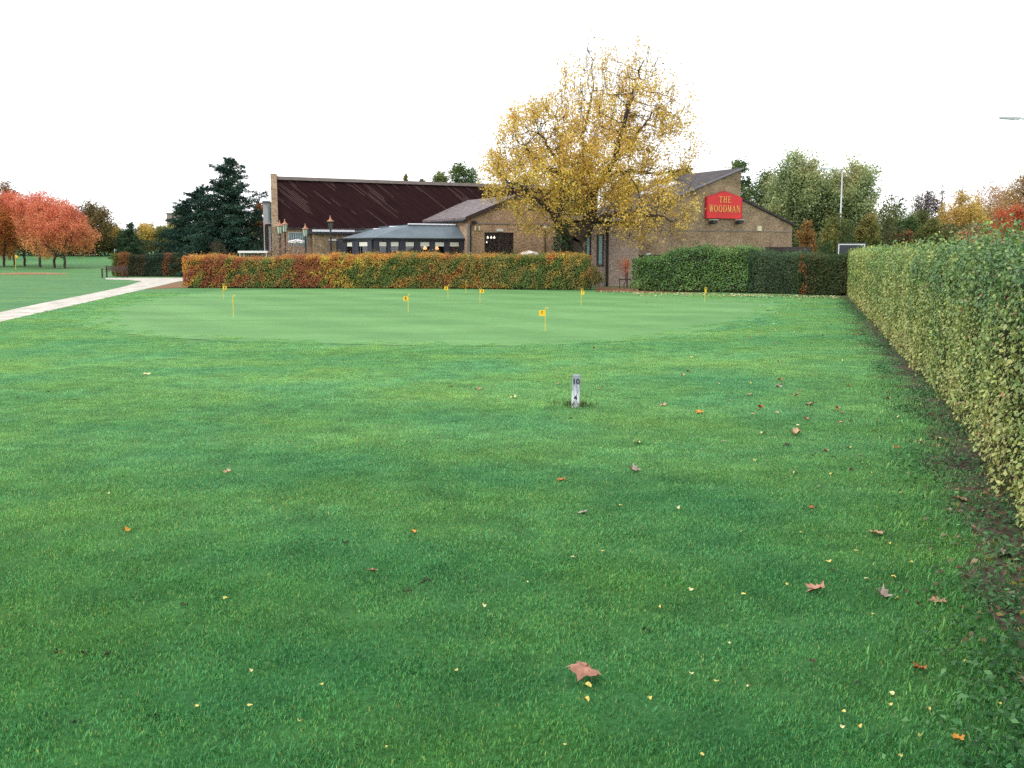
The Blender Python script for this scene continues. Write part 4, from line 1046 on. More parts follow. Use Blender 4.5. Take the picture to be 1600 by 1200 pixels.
# ================================================================== TREES
# the big yellow field maple: limbs follow the photograph
def big_tree():
    y = 53.6; k = y / FOC
    b0 = np.array([(908 - 800) * k, y, 0])
    P = lambda u, v, dy=0: ((u - 908) * k, dy, (398 - v) * k + EYE)
    starts = [
        (None, P(907, 430), P(903, 400), P(898, 385)),
        (P(898, 385), P(884, 368, -.3), P(870, 345, -.6), P(850, 325, -1.2), P(820, 300, -1.6), P(790, 285, -1.8)),
        (P(898, 385), P(918, 350, .2), P(925, 318, .3), P(930, 290, .2)),
        (P(870, 345, -.6), P(876, 315, -.4), P(880, 280, -.2), P(868, 250, 0), P(845, 215, .3)),
        (P(925, 318, .3), P(913, 285, .6), P(908, 245, .8), P(912, 205, 1.0), P(920, 165, 1.0), P(926, 135, 1.1)),
        (P(930, 290, .2), P(950, 262, -.2), P(960, 235, -.4), P(972, 190, -.5), P(983, 150, -.4), P(994, 115, -.3)),
        (P(930, 290, .2), P(965, 268, .8), P(1000, 268, 1.2), P(1040, 270, 1.5), P(1085, 262, 1.5)),
        (P(950, 262, -.2), P(985, 225, 1), P(1010, 190, 1.3), P(1035, 160, 1.5)),
        (P(913, 285, .6), P(880, 240, 1.2), P(872, 190, 1.6), P(868, 150, 1.6)),
        (P(880, 280, -.2), P(845, 262, -1.2), P(812, 235, -2)),
        (P(918, 350, .2), P(955, 335, -1.2), P(990, 335, -2.0), P(1030, 345, -2.3)),
    ]
    blobs = []
    def bl(u, v, ru, rv, dy=0, rd=None):
        x, _, z = P(u, v); blobs.append((x, dy, z, ru * k, (rd or ru) * k, rv * k))
    bl(860, 300, 95, 50, -1); bl(790, 300, 45, 32, -1.2); bl(930, 108, 36, 24); bl(800, 285, 50, 45, -1); bl(930, 270, 110, 60); bl(1000, 345, 75, 42, -1.5); bl(1040, 270, 60, 28, 1); bl(1088, 260, 26, 14, 1.3); bl(855, 215, 70, 60)
    bl(940, 190, 80, 80); bl(925, 135, 52, 45); bl(1000, 150, 55, 55); bl(1030, 200, 55, 55); bl(815, 225, 45, 50); bl(1003, 112, 26, 30); bl(925, 330, 85, 40, -.5); bl(840, 345, 40, 30, -1.2); bl(1000, 328, 62, 42, -1.5)
    pal = [(.42, .30, .07), (.64, .44, .09), (.78, .54, .11), (.82, .60, .19), (.76, .46, .11)]
    def thin(Q):
        z = Q[:, 2]; x = Q[:, 0]
        d = 1.0 - .78 * ss(4.5, 11.5, z)
        gap = .6 * vnoise(Q, 1.0, 77) + .4 * vnoise(Q, 2.3, 78); return np.clip(d * (.12 + 1.25 * ss(.40, .62, gap)), 0, 1)
    def key(Q, g): return np.clip(.55 * vnoise(Q, .8, 5) + .25 * ss(2, 10, Q[:, 2]) + .1, 0, 1)
    r = tree('yellow_tree', 'large multi-stemmed tree with thin golden yellow leaves in front of the pub', 'tree', b0[0], b0[1], blobs, pal, 112000, .125, 3200, .42, 2, .24, 51,
             bark='bark', thin=thin, starts=starts, cl=.20, key=key, tip=.007, k=6, z=0, ex=1.65, kill=1.15, twigs=1500)
    return r
big_tree()
# ivy clump on and beside the trunk
g = np.random.default_rng(9)
def ivy():
    y = 53.2; k = y / FOC; c = np.array([(877 - 800) * k, y, 0]); o = empty('ivy', c); tag(o, 'dark green ivy mass climbing beside the trunk of the big yellow tree', 'ivy')
    n = 2600; t = g.uniform(size=n); z = t * 3.35; rad = .42 * (1 - .55 * t) + .08; a = g.uniform(0, 6.28, n)
    P = np.stack([rad * np.cos(a) + .10 * g.normal(size=n) - .02, rad * np.sin(a) + .1 * g.normal(size=n), z], 1)
    N = np.stack([np.cos(a), np.sin(a), .3 + 0 * a], 1)
    link('foliage', leaf_mesh('foliage', P, .10, pick([(.015, .04, .016), (.03, .075, .025), (.06, .12, .03)], vnoise(P, 2, 1), g), N, .5, seed=2), M['glossleaf'], o)
    mb = MB(); mb.tube([(0, 0, 0), (.05, 0, 1.6), (.0, 0, 3.1)], [.2, .14, .04], 7); mb.build('stem', M['bark'], o)
ivy()
# red autumn cherry trees, left
RED = [(.58, .15, .11), (.70, .21, .13), (.74, .29, .14), (.66, .35, .13)]
ORG = [(.50, .14, .06), (.62, .23, .085), (.64, .33, .10), (.52, .32, .09)]
cherries = [(12, 110, 8.2, 5.0, RED, 'darker orange-red crown'), (44, 112, 7.8, 4.8, RED, 'mid red crown'), (68, 108, 8.4, 5.2, RED, 'tall bright red crown'), (-18, 108, 8.8, 5.5, ORG, 'rusty crown cut by the frame'),
            (90, 106, 7.9, 5.4, RED, 'pinkish red crown, second from the right end'), (106, 104, 6.8, 5.2, RED, 'lowest crown, at the right end of the row'), (28, 116, 8.6, 5, ORG, 'brownish red crown at the back of the row')]
for i, (u, y, h, wd, pal, t) in enumerate(cherries):
    x = (u - 800) / FOC * y
    key = lambda P, g_, pal=pal, h=h: np.clip(1.12 - P[:, 2] / h * .95 + .35 * (vnoise(P, .6, 3) - .5), 0, 1)
    tree('cherry_tree', 'cherry tree at the far left, %s' % t, 'tree', x, y, dome(wd * 1.42, h, 1.35, 11, 60 + i), pal, 21000, .16, 420, .13, 1.5, .36, 60 + i, 'red autumn cherry trees', key=key, cl=.30, tip=.012, thin=lambda P: .25 + 1.3 * ss(.28, .6, vnoise(P, .9, 12)))
# conifers
def conifer(name, label, x, y, h, wd, seed, pal, droop=.25, n_w=26, dens=1.0, lean=0, group=None, top=.0, size=.20):
    g = np.random.default_rng(seed); o = empty(name, (x, y, float(hz(x, y)))); tag(o, label, 'conifer', group)
    mb = MB(); mb.tube([(0, 0, -.05), (lean * .5, 0, h * .5), (lean, 0, h)], [.20 * h / 8, .11 * h / 8, .015], 7)
    P = []; D = []
    for i in range(n_w):
        f = (i + g.uniform(-.3, .3)) / n_w; m = int(6 + 8 * (1 - max(f, 0)))
        for q in range(m):
            z = h * np.clip(.06 + .93 * f + g.uniform(-1, 1) / n_w, .04, .985); a = g.uniform(0, 6.28); L = wd / 2 * (1 - max(f, 0)) ** .68 * g.uniform(.4, 1.25) + .12
            tip = np.array([math.cos(a) * L, math.sin(a) * L, -droop * L + .55 * L * f + .22 * L * g.normal()])
            b = np.array([lean * z / h, 0, z]); e = b + tip * .95
            mb.tube([b, b + tip * .5 + np.array([0, 0, .08 * L]), e], [.02 + .01 * L, .015, .006], 4, cap=False)
            k = int(dens * (22 + 75 * L)); s = g.uniform(size=k) ** .75
            side = np.array([-math.sin(a), math.cos(a), 0]) * (g.normal(size=k) * .26 * L * (1.12 - s))[:, None]
            pt = b + tip * s[:, None] + side + np.array([0, 0, .08 * L]) * np.sin(np.pi * s)[:, None] + .05 * g.normal(size=(k, 3)) - np.array([0, 0, 1]) * (np.abs(g.normal(size=k)) * .09)[:, None]
            P.append(pt); dv = tip / np.linalg.norm(tip) + side * 1.2 + np.array([0, 0, -.3]); D.append(dv + .2 * g.normal(size=(k, 3)))
    P = np.concatenate(P); D = np.concatenate(D); N = np.zeros_like(P); N[:, 2] = .8
    mb.build('trunk', M['bark'], o)
    link('crown', leaf_mesh('crown', P, size, pick(pal, vnoise(P, .9, seed), g, .2, .3), N, .7, aspect=.34, D=D, seed=seed), M['needle'], o)
DK = [(.018, .042, .034), (.030, .068, .050), (.050, .10, .066)]
conifer('conifer', 'tall dark blue-green conifer with a ragged tip left of the pub', (366 - 800) / FOC * 80, 80, 9.2, 8.0, 71, DK, .10, 30, 1.0, .1)
conifer('conifer', 'broad dark conifer with a leaning tip on the left of the tall one', (318 - 800) / FOC * 84, 84, 7.2, 7.0, 72, DK, .15, 24, 1.0, .15)
conifer('conifer', 'shortest dark conifer on the outer left of the conifer clump', (296 - 800) / FOC * 86, 86, 6.0, 5.6, 73, DK, .15, 20, 1.0, -.1)
conifer('conifer', 'small pale green conifer standing alone before the far tree belt', (209 - 800) / FOC * 130, 130, 4.9, 4.2, 74, [(.03, .065, .035), (.05, .095, .05), (.07, .12, .06)], .2, 18, .8)
# shrubs by the pub
bark_pal = [(.20, .15, .12), (.36, .27, .22), (.46, .34, .30)]
def twiggy(u, y, wd, h, n, pal, seed, label):
    tree('shrub', label, 'shrub', (u - 800) / FOC * y, y, dome(wd, h, .3, 6, seed), pal, n, .07, 520, .05, .3, .15, seed, cl=.13, tip=.010, bark='greybark', kill=1.1,
         starts=[(None, (.25 * math.cos(a), .25 * math.sin(a), .6), (q * .42 * wd * math.cos(a), q * .42 * wd * math.sin(a), h * (.95 - .35 * q))) for a, q in [(i * 1.13, .25 + .75 * ((i * 7) % 10) / 10) for i in range(16)]])
twiggy(456, 54.8, 3.4, 2.75, 2600, [(.30, .22, .17), (.42, .30, .24), (.36, .16, .10)], 81, 'nearly bare twiggy shrub with pale pinkish leaves before the lanterns')
shrub('shrub', 'dark purple-green rounded shrub between the conifers and the pub gable', 'shrub', 347, 0, 2.6, 2.95, [(.05, .06, .03), (.09, .075, .045), (.12, .07, .055)], 2600, .08, 82, y=72, stems=160)
shrub('shrub', 'low leafy shrub at the foot of the bay windows', 'shrub', 588, 0, 1.8, 2.0, [(.05, .085, .03), (.10, .13, .05), (.18, .17, .06)], 1500, .06, 83, y=55.5)
shrub('shrub', 'small grey-green shrub in front of the terrace door', 'shrub', 797, 0, 1.6, 2.05, [(.08, .11, .055), (.14, .17, .09)], 1300, .06, 84, y=53.5)
shrub('shrub', 'dark green upright shrub behind the twiggy corner hedge', 'shrub', 1283, 0, 2.0, 2.5, [(.03, .065, .02), (.05, .10, .03)], 1800, .08, 85, y=47)
# red sapling with its guard
def sapling():
    p = G(976, 451); o = tree('sapling', 'small orange-red sapling with a timber guard between the two hedges', 'tree', p[0], p[1], [(0, 0, 1.15, .38, .3, .38), (.1, 0, .75, .28, .25, .25)], [(.50, .10, .04), (.62, .17, .06), (.55, .24, .06)], 420, .07, 60, .022, .5, .1, 88, cl=.07, tip=.004, z=0)
    mb = MB()
    for x in (-.28, .28): mb.box((x - .02, -.2, 0), (x + .02, -.16, .55))
    mb.box((-.28, -.161, .44), (.28, -.14, .50)); mb.build('guard', M['slatebrown'], o)
    mb = MB(); mb.box((.09, -.03, 0), (.15, .03, .85)); mb.build('stake', M['timber'], o)
sapling()
# woodland pieces, each tree its own
OL = [(0.085, 0.116, 0.039), (0.155, 0.186, 0.054), (0.248, 0.233, 0.07), (0.31, 0.233, 0.078)]
YE = [(0.219, 0.238, 0.063), (0.437, 0.365, 0.092), (0.656, 0.474, 0.092), (0.51, 0.292, 0.082)]
GR = [(0.047, 0.088, 0.03), (0.081, 0.142, 0.047), (0.135, 0.203, 0.068), (0.203, 0.23, 0.081)]
WI = [(.19, .25, .12), (.28, .35, .155), (.36, .42, .19), (.44, .42, .20)]
BR = [(0.308, 0.203, 0.119), (0.474, 0.285, 0.142), (0.616, 0.355, 0.142), (0.474, 0.379, 0.142)]
PU = [(.13, .10, .095), (.18, .13, .12)]
BG = 'trees of the far belt'
def bt(u, y, w_px, top, pal, label, seed, name='tree', n=4200, size=.24, bare=False, group=BG, z0f=.12, dep=None, na=260):
    x = (u - 800) / FOC * y; base = float(hz(x, y)); h = ((398 - top) / FOC * y + EYE - base) * 1.05; wd = w_px / FOC * y
    tree(name, label, 'tree', x, y, dome(wd * 1.15, h, h * z0f, 10, seed, dep), pal, n if bare else int(n * 2.6), size, na, .04 + .015 * h, h * .16, max(.3, wd / 16), seed, group,
         cl=.065 * wd, noise=.45, tip=.014, bark='greybark' if bare else 'bark', thin=(None if bare else (lambda P: .5 + .9 * ss(.28, .6, vnoise(P, .55, seed)))))
bt(150, 148, 80, 321, [(.14, .10, .045), (.20, .14, .055), (.16, .15, .05)], 'round brownish olive tree rising just right of the red cherries', 101, n=7000)
bt(20, 135, 60, 287, [(.16, .08, .04), (.24, .12, .05), (.14, .12, .05)], 'tall brown tree showing over the tops of the red cherries', 102)
bt(75, 150, 90, 318, YE, 'olive tree half hidden behind the red cherries', 116)
for i, (u, wd, top, pal, t) in enumerate([(150, 46, 352, YE, 'yellow-olive tree below the brown round one in the far belt'), (182, 40, 352, YE, 'yellow tree left of the small lone conifer in the far belt'),
        (235, 44, 352, YE, 'golden olive tree right of the small lone conifer in the far belt'), (262, 38, 354, OL, 'olive tree beside the dark conifer clump in the far belt'), (205, 40, 358, GR, 'dull green tree behind the small lone conifer'),
        (280, 40, 350, YE, 'golden tree partly behind the shortest dark conifer'), (120, 50, 362, GR, 'low dark green tree right behind the cherry trunks'), (60, 70, 352, OL, 'olive tree filling the gap behind the cherry trunks'), (10, 70, 352, GR, 'green tree at the frame edge behind the cherry trunks')]):
    bt(u, 152 + 3 * (i % 3), wd * 1.15, top, pal, t, 110 + i, n=3200, size=.26, z0f=.0)
def thicket(name, label, u0, u1, y, h, pal, seed, n=2600, size=.3):
    """low understorey that closes the foot of a belt of trees"""
    g = np.random.default_rng(seed); x0, x1 = (u0 - 800) / FOC * y, (u1 - 800) / FOC * y
    t = g.uniform(size=n); P = np.stack([x0 + (x1 - x0) * t, y + g.uniform(-1.5, 1.5, n), 0 * t], 1)
    hh = h * (.75 + .5 * vnoise(P, .35, seed)); P[:, 2] = hz(P[:, 0], P[:, 1]) + hh * g.uniform(0, 1, n) ** .8
    N = np.zeros_like(P); N[:, 1] = -.6; N[:, 2] = .5
    o = link(name, leaf_mesh(name, P, size, pick(pal, vnoise(P, .4, seed), g, .2, .3), N, .7, seed=seed), M['leaf']); tag(o, label, 'undergrowth', kind='stuff')
thicket('undergrowth', 'dark undergrowth closing the foot of the far tree belt on the left', -60, 330, 150, 2.6, [(.025, .04, .02), (.05, .075, .03), (.08, .09, .035)], 130, 9000)
thicket('undergrowth', 'green and brown undergrowth below the trees behind the right hedge', 1225, 1720, 98, 4.0, [(.04, .06, .025), (.08, .10, .035), (.14, .11, .05)], 131, 9000)
for i, (u, wd, top) in enumerate([(266, 16, 356), (236, 18, 352), (216, 20, 356)]):
    bt(u, 178, wd * 1.6, top - 4, PU, ['faint bare grey tree on the skyline left of the brick tower', 'faint bare grey tree with the tallest tip on the far left skyline', 'low faint bare tree on the skyline above the small conifer'][i], 140 + i, n=500, size=.2, bare=True, group='bare trees on the skyline', na=220)
bt(408, 95, 34, 322, [(.22, .09, .05), (.28, .13, .06), (.16, .10, .05)], 'rusty brown tree between the tall conifer and the pub gable', 145, group=None)
bt(392, 92, 26, 350, YE, 'yellow-brown low tree right behind the tall conifer', 146, group=None, n=2200)
# behind the pub
bt(728, 100, 66, 256, GR, 'grey-green round tree showing over the dark boarded roof', 150, n=5200, group='trees behind the pub')
bt(690, 102, 50, 270, GR, 'low green tree top just showing over the boarded roof', 151, group='trees behind the pub')
bt(636, 102, 22, 277, OL, 'tiny dark tree top above the middle of the boarded roof', 152, n=1400, group='trees behind the pub')
bt(660, 104, 30, 277, OL, 'tiny olive tree top left of the grey-green round tree', 155, n=1600, group='trees behind the pub')
bt(1145, 96, 62, 250, GR, 'green tree rising behind the peak of the sign wall', 153, n=5200, group='trees behind the pub')
bt(1060, 97, 60, 262, YE, 'yellow-green tree behind the roof right of the big yellow tree', 154, group='trees behind the pub')
bt(980, 101, 90, 268, YE, 'yellow-olive tree behind the pub, hidden in the big yellow crown, right of its trunk', 156, n=5200, group='trees behind the pub')
bt(890, 103, 90, 272, GR, 'green tree behind the pub seen through the big yellow crown, left of its trunk', 157, n=5200, group='trees behind the pub')
bt(815, 104, 70, 280, YE, 'olive tree behind the tiled gable roof at the left of the big yellow crown', 158, n=4200, group='trees behind the pub')
# big willow and its neighbours, right
bt(1240, 104, 118, 247, WI, 'large tall grey-green willow-like tree behind the right end of the pub', 160, n=15000, size=.25, na=520, group='trees beyond the right hedge')
bt(1322, 103, 108, 258, WI, 'broad grey-green tree behind the near street lamp', 161, n=13000, size=.25, na=480, group='trees beyond the right hedge')
bt(1190, 108, 70, 270, GR, 'dark green tree between the sign wall and the willow', 162, group='trees beyond the right hedge')
bt(1255, 88, 38, 347, [(.24, .14, .05), (.34, .18, .06), (.22, .15, .05)], 'small orange-brown tree just right of the pub corner', 163, n=2400, size=.16, group='trees beyond the right hedge')
bt(1300, 92, 60, 338, OL, 'dull olive tree behind the lamp post', 164, n=4200, size=.18, group='trees beyond the right hedge')
bt(1350, 94, 44, 340, OL, 'olive tree above the black board', 165, n=3200, size=.18, group='trees beyond the right hedge')
bt(1396, 120, 62, 318, WI, 'sparse grey-green tree right of the black board', 166, n=2600, size=.2, group='trees beyond the right hedge')
bt(1412, 100, 52, 340, GR, 'bright green bushy tree above the far end of the variegated hedge', 167, n=4200, size=.18, group='trees beyond the right hedge')
bt(1442, 135, 62, 306, PU, 'purplish brown tree under the bare poplars', 168, n=4200, group='trees beyond the right hedge')
bt(1462, 150, 22, 290, PU, 'left one of two bare grey poplars on the right skyline', 169, n=500, bare=True, group='bare poplars', na=240)
bt(1492, 150, 22, 286, PU, 'right one of two bare grey poplars on the right skyline', 170, n=500, bare=True, group='bare poplars', na=240)
bt(1405, 98, 46, 362, [(.26, .11, .05), (.32, .15, .06), (.20, .14, .05)], 'rust-brown bush above the middle of the variegated hedge', 171, n=2600, size=.16, group='trees beyond the right hedge')
bt(1450, 98, 50, 342, OL, 'yellow-olive tree above the middle of the variegated hedge', 172, n=4000, size=.18, group='trees beyond the right hedge')
bt(1490, 104, 78, 303, [(.50, .36, .10), (.62, .44, .13), (.42, .29, .09)], 'golden ochre tree left of the brown one on the right', 173, n=5600, size=.18, group='trees beyond the right hedge')
bt(1538, 118, 84, 290, BR, 'brown tree with a thin top near the right edge', 174, n=5200, size=.18, group='trees beyond the right hedge')
bt(1590, 108, 90, 274, [(.36, .22, .09), (.46, .28, .11), (.30, .23, .10)], 'tall ochre-brown tree at the right edge of the picture', 175, n=5600, size=.18, group='trees beyond the right hedge')
bt(1605, 130, 50, 262, PU, 'bare grey tree top behind the tall ochre one at the right edge', 176, n=600, bare=True, na=260, group='trees beyond the right hedge')
bt(1575, 62, 84, 325, [(.40, .085, .045), (.52, .13, .06), (.50, .18, .08)], 'bright orange-red tree behind the near end of the variegated hedge', 177, n=6500, size=.12, group='trees beyond the right hedge', z0f=.06)
bt(1510, 70, 50, 352, BR, 'brown leafy bush left of the bright orange-red tree', 178, n=3000, size=.13, group='trees beyond the right hedge')

bt(1380, 112, 44, 340, GR, 'green tree filling the gap right of the broad grey-green one', 179, n=3600, size=.18, group='trees beyond the right hedge')
bt(1432, 112, 50, 332, OL, 'olive tree under the purplish brown one', 180, n=4200, size=.18, group='trees beyond the right hedge')
bt(1512, 112, 62, 318, YE, 'yellow tree between the golden ochre and the thin topped brown trees', 181, n=4600, size=.18, group='trees beyond the right hedge')
bt(1560, 122, 70, 300, BR, 'ochre-brown tree behind the bright orange-red one', 182, n=5200, size=.2, group='trees beyond the right hedge')
bt(1280, 116, 120, 275, WI, 'grey-green tree filling in behind the two large willow-like ones', 183, n=7000, size=.24, group='trees beyond the right hedge', z0f=.02)
thicket('undergrowth', 'dull green undergrowth behind the right end of the pub', 1165, 1400, 106, 6.0, [(.07, .09, .04), (.13, .15, .06), (.20, .19, .08)], 132, 9000)

# ================================================================== THINGS
# putting green flags
def flag(u, v, hgt, num, face, side, label):
    p = G(u, v); o = empty('putting_flag', (p[0], p[1], .01)); tag(o, label, 'putting flag', 'numbered flags on the putting green')
    mb = MB(); H = hgt
    mb.tube([(0, 0, -.02), (0, 0, H)], .0075, 8)
    mb.build('pole', M['yellowpole'], o)
    a = [(0 + .028 * (1 - math.cos(t)) * 1, 0, H + .028 * math.sin(t)) for t in np.linspace(0, math.pi * 1.25, 12)]
    mb = MB(); mb.tube(a, .007, 6); mb.build('hook', M['yellowpole'], o)
    W, Hh = .135, .125
    pl = MB(); pl.box((0, -.004, -Hh / 2), (W, .004, Hh / 2)); f = pl.build('flag_plate', M['yellow'], o)
    f.location = (side * .006, -.002, H - .10); f.rotation_euler = (0, 0, R(face) if side > 0 else R(180 + face))
    n = text_mesh(num, .115, M['ink'], f, .001, .004)
    if side > 0: n.location = (W / 2, -.0055, 0); n.rotation_euler = (R(90), 0, 0)
    else: n.location = (W / 2, .0055, 0); n.rotation_euler = (R(90), 0, R(180))
for a in [(852, 518, .50, '6', -12, -1, 'yellow putting flag numbered 6 standing nearest on the green'),
          (638, 488, .50, '5', 0, -1, 'yellow putting flag numbered 5 left of the middle of the green'),
          (750, 473, .50, '3', -8, 1, 'yellow putting flag facing front just right of the plain pole by the beech hedge'),
          (908, 477, .52, '7', -48, 1, 'yellow putting flag turned half away below the shrub at the hedge end'),
          (700, 467, .50, '4', 8, -1, 'yellow putting flag with its plate on the left at the back of the green'),
          (349, 467, .52, '8', 0, 1, 'yellow putting flag farthest back on the left of the green'),
          (365, 497, .58, '9', -84, 1, 'yellow putting flag seen edge-on at the left of the green'),
          (728, 458, .50, '2', -88, 1, 'yellow putting flag like a bare pole against the foot of the beech hedge'),
          (1101, 472, .50, '1', -80, 1, 'yellow putting flag seen edge-on in front of the dark green hedge')]:
    flag(*a)
# tee marker post
def marker():
    p = G(899, 637); o = empty('marker_post', (p[0], p[1], 0), R(-9)); tag(o, 'weathered white wooden marker post painted with 10 and 4 on the lawn', 'marker post')
    bm = bmesh.new(); bmesh.ops.create_cube(bm, size=1); bmesh.ops.scale(bm, vec=(.088, .075, .40), verts=bm.verts); bmesh.ops.translate(bm, vec=(0, 0, .17), verts=bm.verts)
    for vv in bm.verts:
        if vv.co.z > .3: vv.co.x += .012
    bmesh.ops.bevel(bm, geom=bm.edges[:], offset=.005, segments=2, affect='EDGES')
    me = bpy.data.meshes.new('post'); bm.to_mesh(me); bm.free()
    m, n, l, b = mat('worn_white_post'); t = n.new('ShaderNodeTexCoord'); mp_ = n.new('ShaderNodeMapping'); mp_.inputs['Scale'].default_value = (40, 40, 9); l.new(t.outputs['Object'], mp_.inputs[0])
    no = n.new('ShaderNodeTexNoise'); no.inputs['Scale'].default_value = 1; no.inputs['Detail'].default_value = 8; no.inputs['Roughness'].default_value = .7; l.new(mp_.outputs[0], no.inputs[0])
    s = n.new('ShaderNodeSeparateXYZ'); l.new(t.outputs['Object'], s.inputs[0])
    q = n.new('ShaderNodeMath'); q.operation = 'MULTIPLY_ADD'; q.inputs[1].default_value = -.75; l.new(s.outputs[2], q.inputs[0]); l.new(no.outputs[0], q.inputs[2])
    r = n.new('ShaderNodeValToRGB'); r.color_ramp.elements[0].position = .27; r.color_ramp.elements[0].color = (.26, .30, .36, 1); r.color_ramp.elements[1].position = .50; r.color_ramp.elements[1].color = (.74, .78, .82, 1)
    l.new(q.outputs[0], r.inputs[0]); l.new(r.outputs[0], b.inputs['Base Color']); b.inputs['Roughness'].default_value = .7
    link('post', me, m, o)
    for txt, z, sz in (('10', .297, .085), ('4', .115, .075)):
        n_ = text_mesh(txt, sz, M['ink'], o, .0008, .002); n_.location = (.004 if txt == '4' else .008, -.0395, z); n_.rotation_euler = (R(90), 0, 0)
    gq = np.random.default_rng(3); k = 260; P = np.stack([gq.normal(size=k) * .11, gq.normal(size=k) * .05 - .03, .02 + .05 * gq.uniform(size=k)], 1); N = gq.normal(size=(k, 3)); N[:, 2] *= .1
    D = np.zeros((k, 3)); D[:, 2] = 1
    w_ = link('grass_tuft', leaf_mesh('grass_tuft', P + np.array([p[0], p[1], 0]), .075, pick([(.03, .08, .02), (.06, .12, .03), (.16, .13, .06)], gq.uniform(size=k), gq), N, .3, aspect=.07, D=D, seed=4), M['leaf'])
    tag(w_, 'uncut dark grass tuft around the foot of the marker post', 'grass', kind='stuff')
marker()
# bench
def bench():
    p = G(175, 434); o = empty('park_bench', (p[0] + .2, p[1], 0), R(-12)); tag(o, 'dark wooden park bench at the end of the hedge beside the pale path', 'bench')
    L = .85
    mb = MB(); [mb.box((-L + .1, -.30 + i * .115, .42), (L - .1, -.20 + i * .115, .45)) for i in range(5)]; mb.build('seat', M['wood'], o)
    mb = MB(); [mb.box((-L + .1, .27 + .02 * i, .52 + i * .12), (L - .1, .30 + .02 * i, .61 + i * .12)) for i in range(3)]; mb.build('backrest', M['wood'], o)
    for sx in (-1, 1):
        for y in (-.3, .27):
            mb = MB(); mb.box((sx * L - .04, y, 0), (sx * L + .04, y + .08, .62 if y < 0 else .90)); mb.build('leg', M['wood'], o)
        mb = MB(); mb.box((sx * L - .05, -.34, .621), (sx * L + .05, .269, .66)); mb.build('armrest', M['wood'], o)
bench()
# old style lanterns with copper caps
def lantern(u, top, y, label, glass=True, bar=False):
    x = (u - 800) / FOC * y; H = (398 - top) / FOC * y + EYE; o = empty('lamp_post', (x, y, 0)); tag(o, label, 'street lamp', 'copper-capped lanterns in front of the pub')
    mb = MB(); mb.lathe([(.10, 0), (.10, .5), (.055, .6), (.05, H - .95), (.075, H - .92), (.04, H - .84)], 12); mb.build('post', M['black'], o)
    mb = MB(); mb.lathe([(.0, H), (.03, H - .04), (.02, H - .10), (.05, H - .16), (.07, H - .22), (.19, H - .30), (.20, H - .33), (.0, H - .33)], 14); mb.build('cap', M['copper'], o, True)
    mb = MB(); mb.lathe([(.17, H - .331), (.11, H - .72), (.0, H - .72)], 6); mb.build('lantern', M['lglass'] if glass else M['glass'], o)
    mb = MB()
    for i in range(6):
        t = 2 * math.pi * (i + .5) / 6; mb.tube([(.175 * math.cos(t), .175 * math.sin(t), H - .33), (.115 * math.cos(t), .115 * math.sin(t), H - .73)], .010, 4)
    mb.tube([(0, 0, H - .86), (0, 0, H - .72)], .05, 8)
    mb.build('lantern_frame', M['black'], o)
M['lglass'] = plain('pale_lantern_glass', (.42, .50, .40), .2, var=.1)
lantern(441, 345, 56.5, 'copper-capped lantern at the left end of the row, slightly lower than its neighbour')
lantern(449, 343, 58.0, 'copper-capped lantern overlapping the leftmost one')
lantern(480.5, 350, 58.5, 'copper-capped lantern against the right edge of the teal window')
lantern(519.5, 338, 55.5, 'tall copper-capped lantern standing alone before the boarded roof', False)
# modern street lamps
def street_lamp(u, top, y, arm, label, head=.75):
    x = (u - 800) / FOC * y; H = (398 - top) / FOC * y + EYE; b = float(hz(x, y)); o = empty('street_lamp', (x, y, b)); tag(o, label, 'street lamp'); H -= b
    mb = MB(); mb.tube([(0, 0, -.1), (0, 0, 1.2), (0, 0, 1.25), (0, 0, H)], [.10, .10, .075, .06], 12); mb.build('post', M['steel'], o, True)
    mb = MB(); mb.tube([(0, 0, H - .12), (-arm * .3, 0, H + .02), (-arm * .75, 0, H + .12), (-arm, 0, H + .16)], [.05, .045, .04, .035], 8); mb.build('arm', M['steel'], o, True)
    mb = MB(); mb.prism([(-arm - head, -.09, H + .14), (-arm + .1, -.13, H + .10), (-arm + .1, .13, H + .10), (-arm - head, .09, H + .14)], (0, 0, .09)); hd = mb.build('lamp_head', M['steel'], o)
    mb = MB(); mb.prism([(-arm - head + .06, -.07, H + .118), (-arm - .1, -.10, H + .088), (-arm - .1, .10, H + .088), (-arm - head + .06, .07, H + .118)], (0, 0, .016)); mb.build('lens', M['offwhite'], hd)
street_lamp(1307, 270, 92, 1.2, 'tall grey street lamp with its head reaching left over the black board')
street_lamp(1619, 197, 46, 1.38, 'grey street lamp head reaching in from beyond the right edge of the picture', .78)
# black sign board behind the hedge corner
def board():
    y = 62.0; a, b = AT(1308, 379, y), AT(1354, 379, y); o = empty('sign_board', ((a[0] + b[0]) / 2, y, 0)); tag(o, 'plain black board with a thin white border behind the hedge corner', 'sign'); W = (b[0] - a[0]) / 2; z = a[2]
    mb = MB(); mb.box((-W, 0, z - 1.1), (W, .05, z)); mb.build('board', M['boardblack'], o)
    mb = MB(); mb.box((-W + .08, -.006, z - .14), (W - .08, -.001, z - .08)); mb.box((-W + .08, -.006, z - 1.0), (-W + .14, -.001, z - .141)); mb.box((W - .14, -.006, z - 1.0), (W - .08, -.001, z - .141)); mb.build('border', M['offwhite'], o)
    for sx in (-1, 1):
        mb = MB(); mb.box((sx * (W - .3) - .05, .051, 0), (sx * (W - .3) + .05, .12, z - .2)); mb.build('leg', M['black'], o)
M['boardblack'] = plain('board_black', (.03, .033, .045), .35, var=.15)
board()
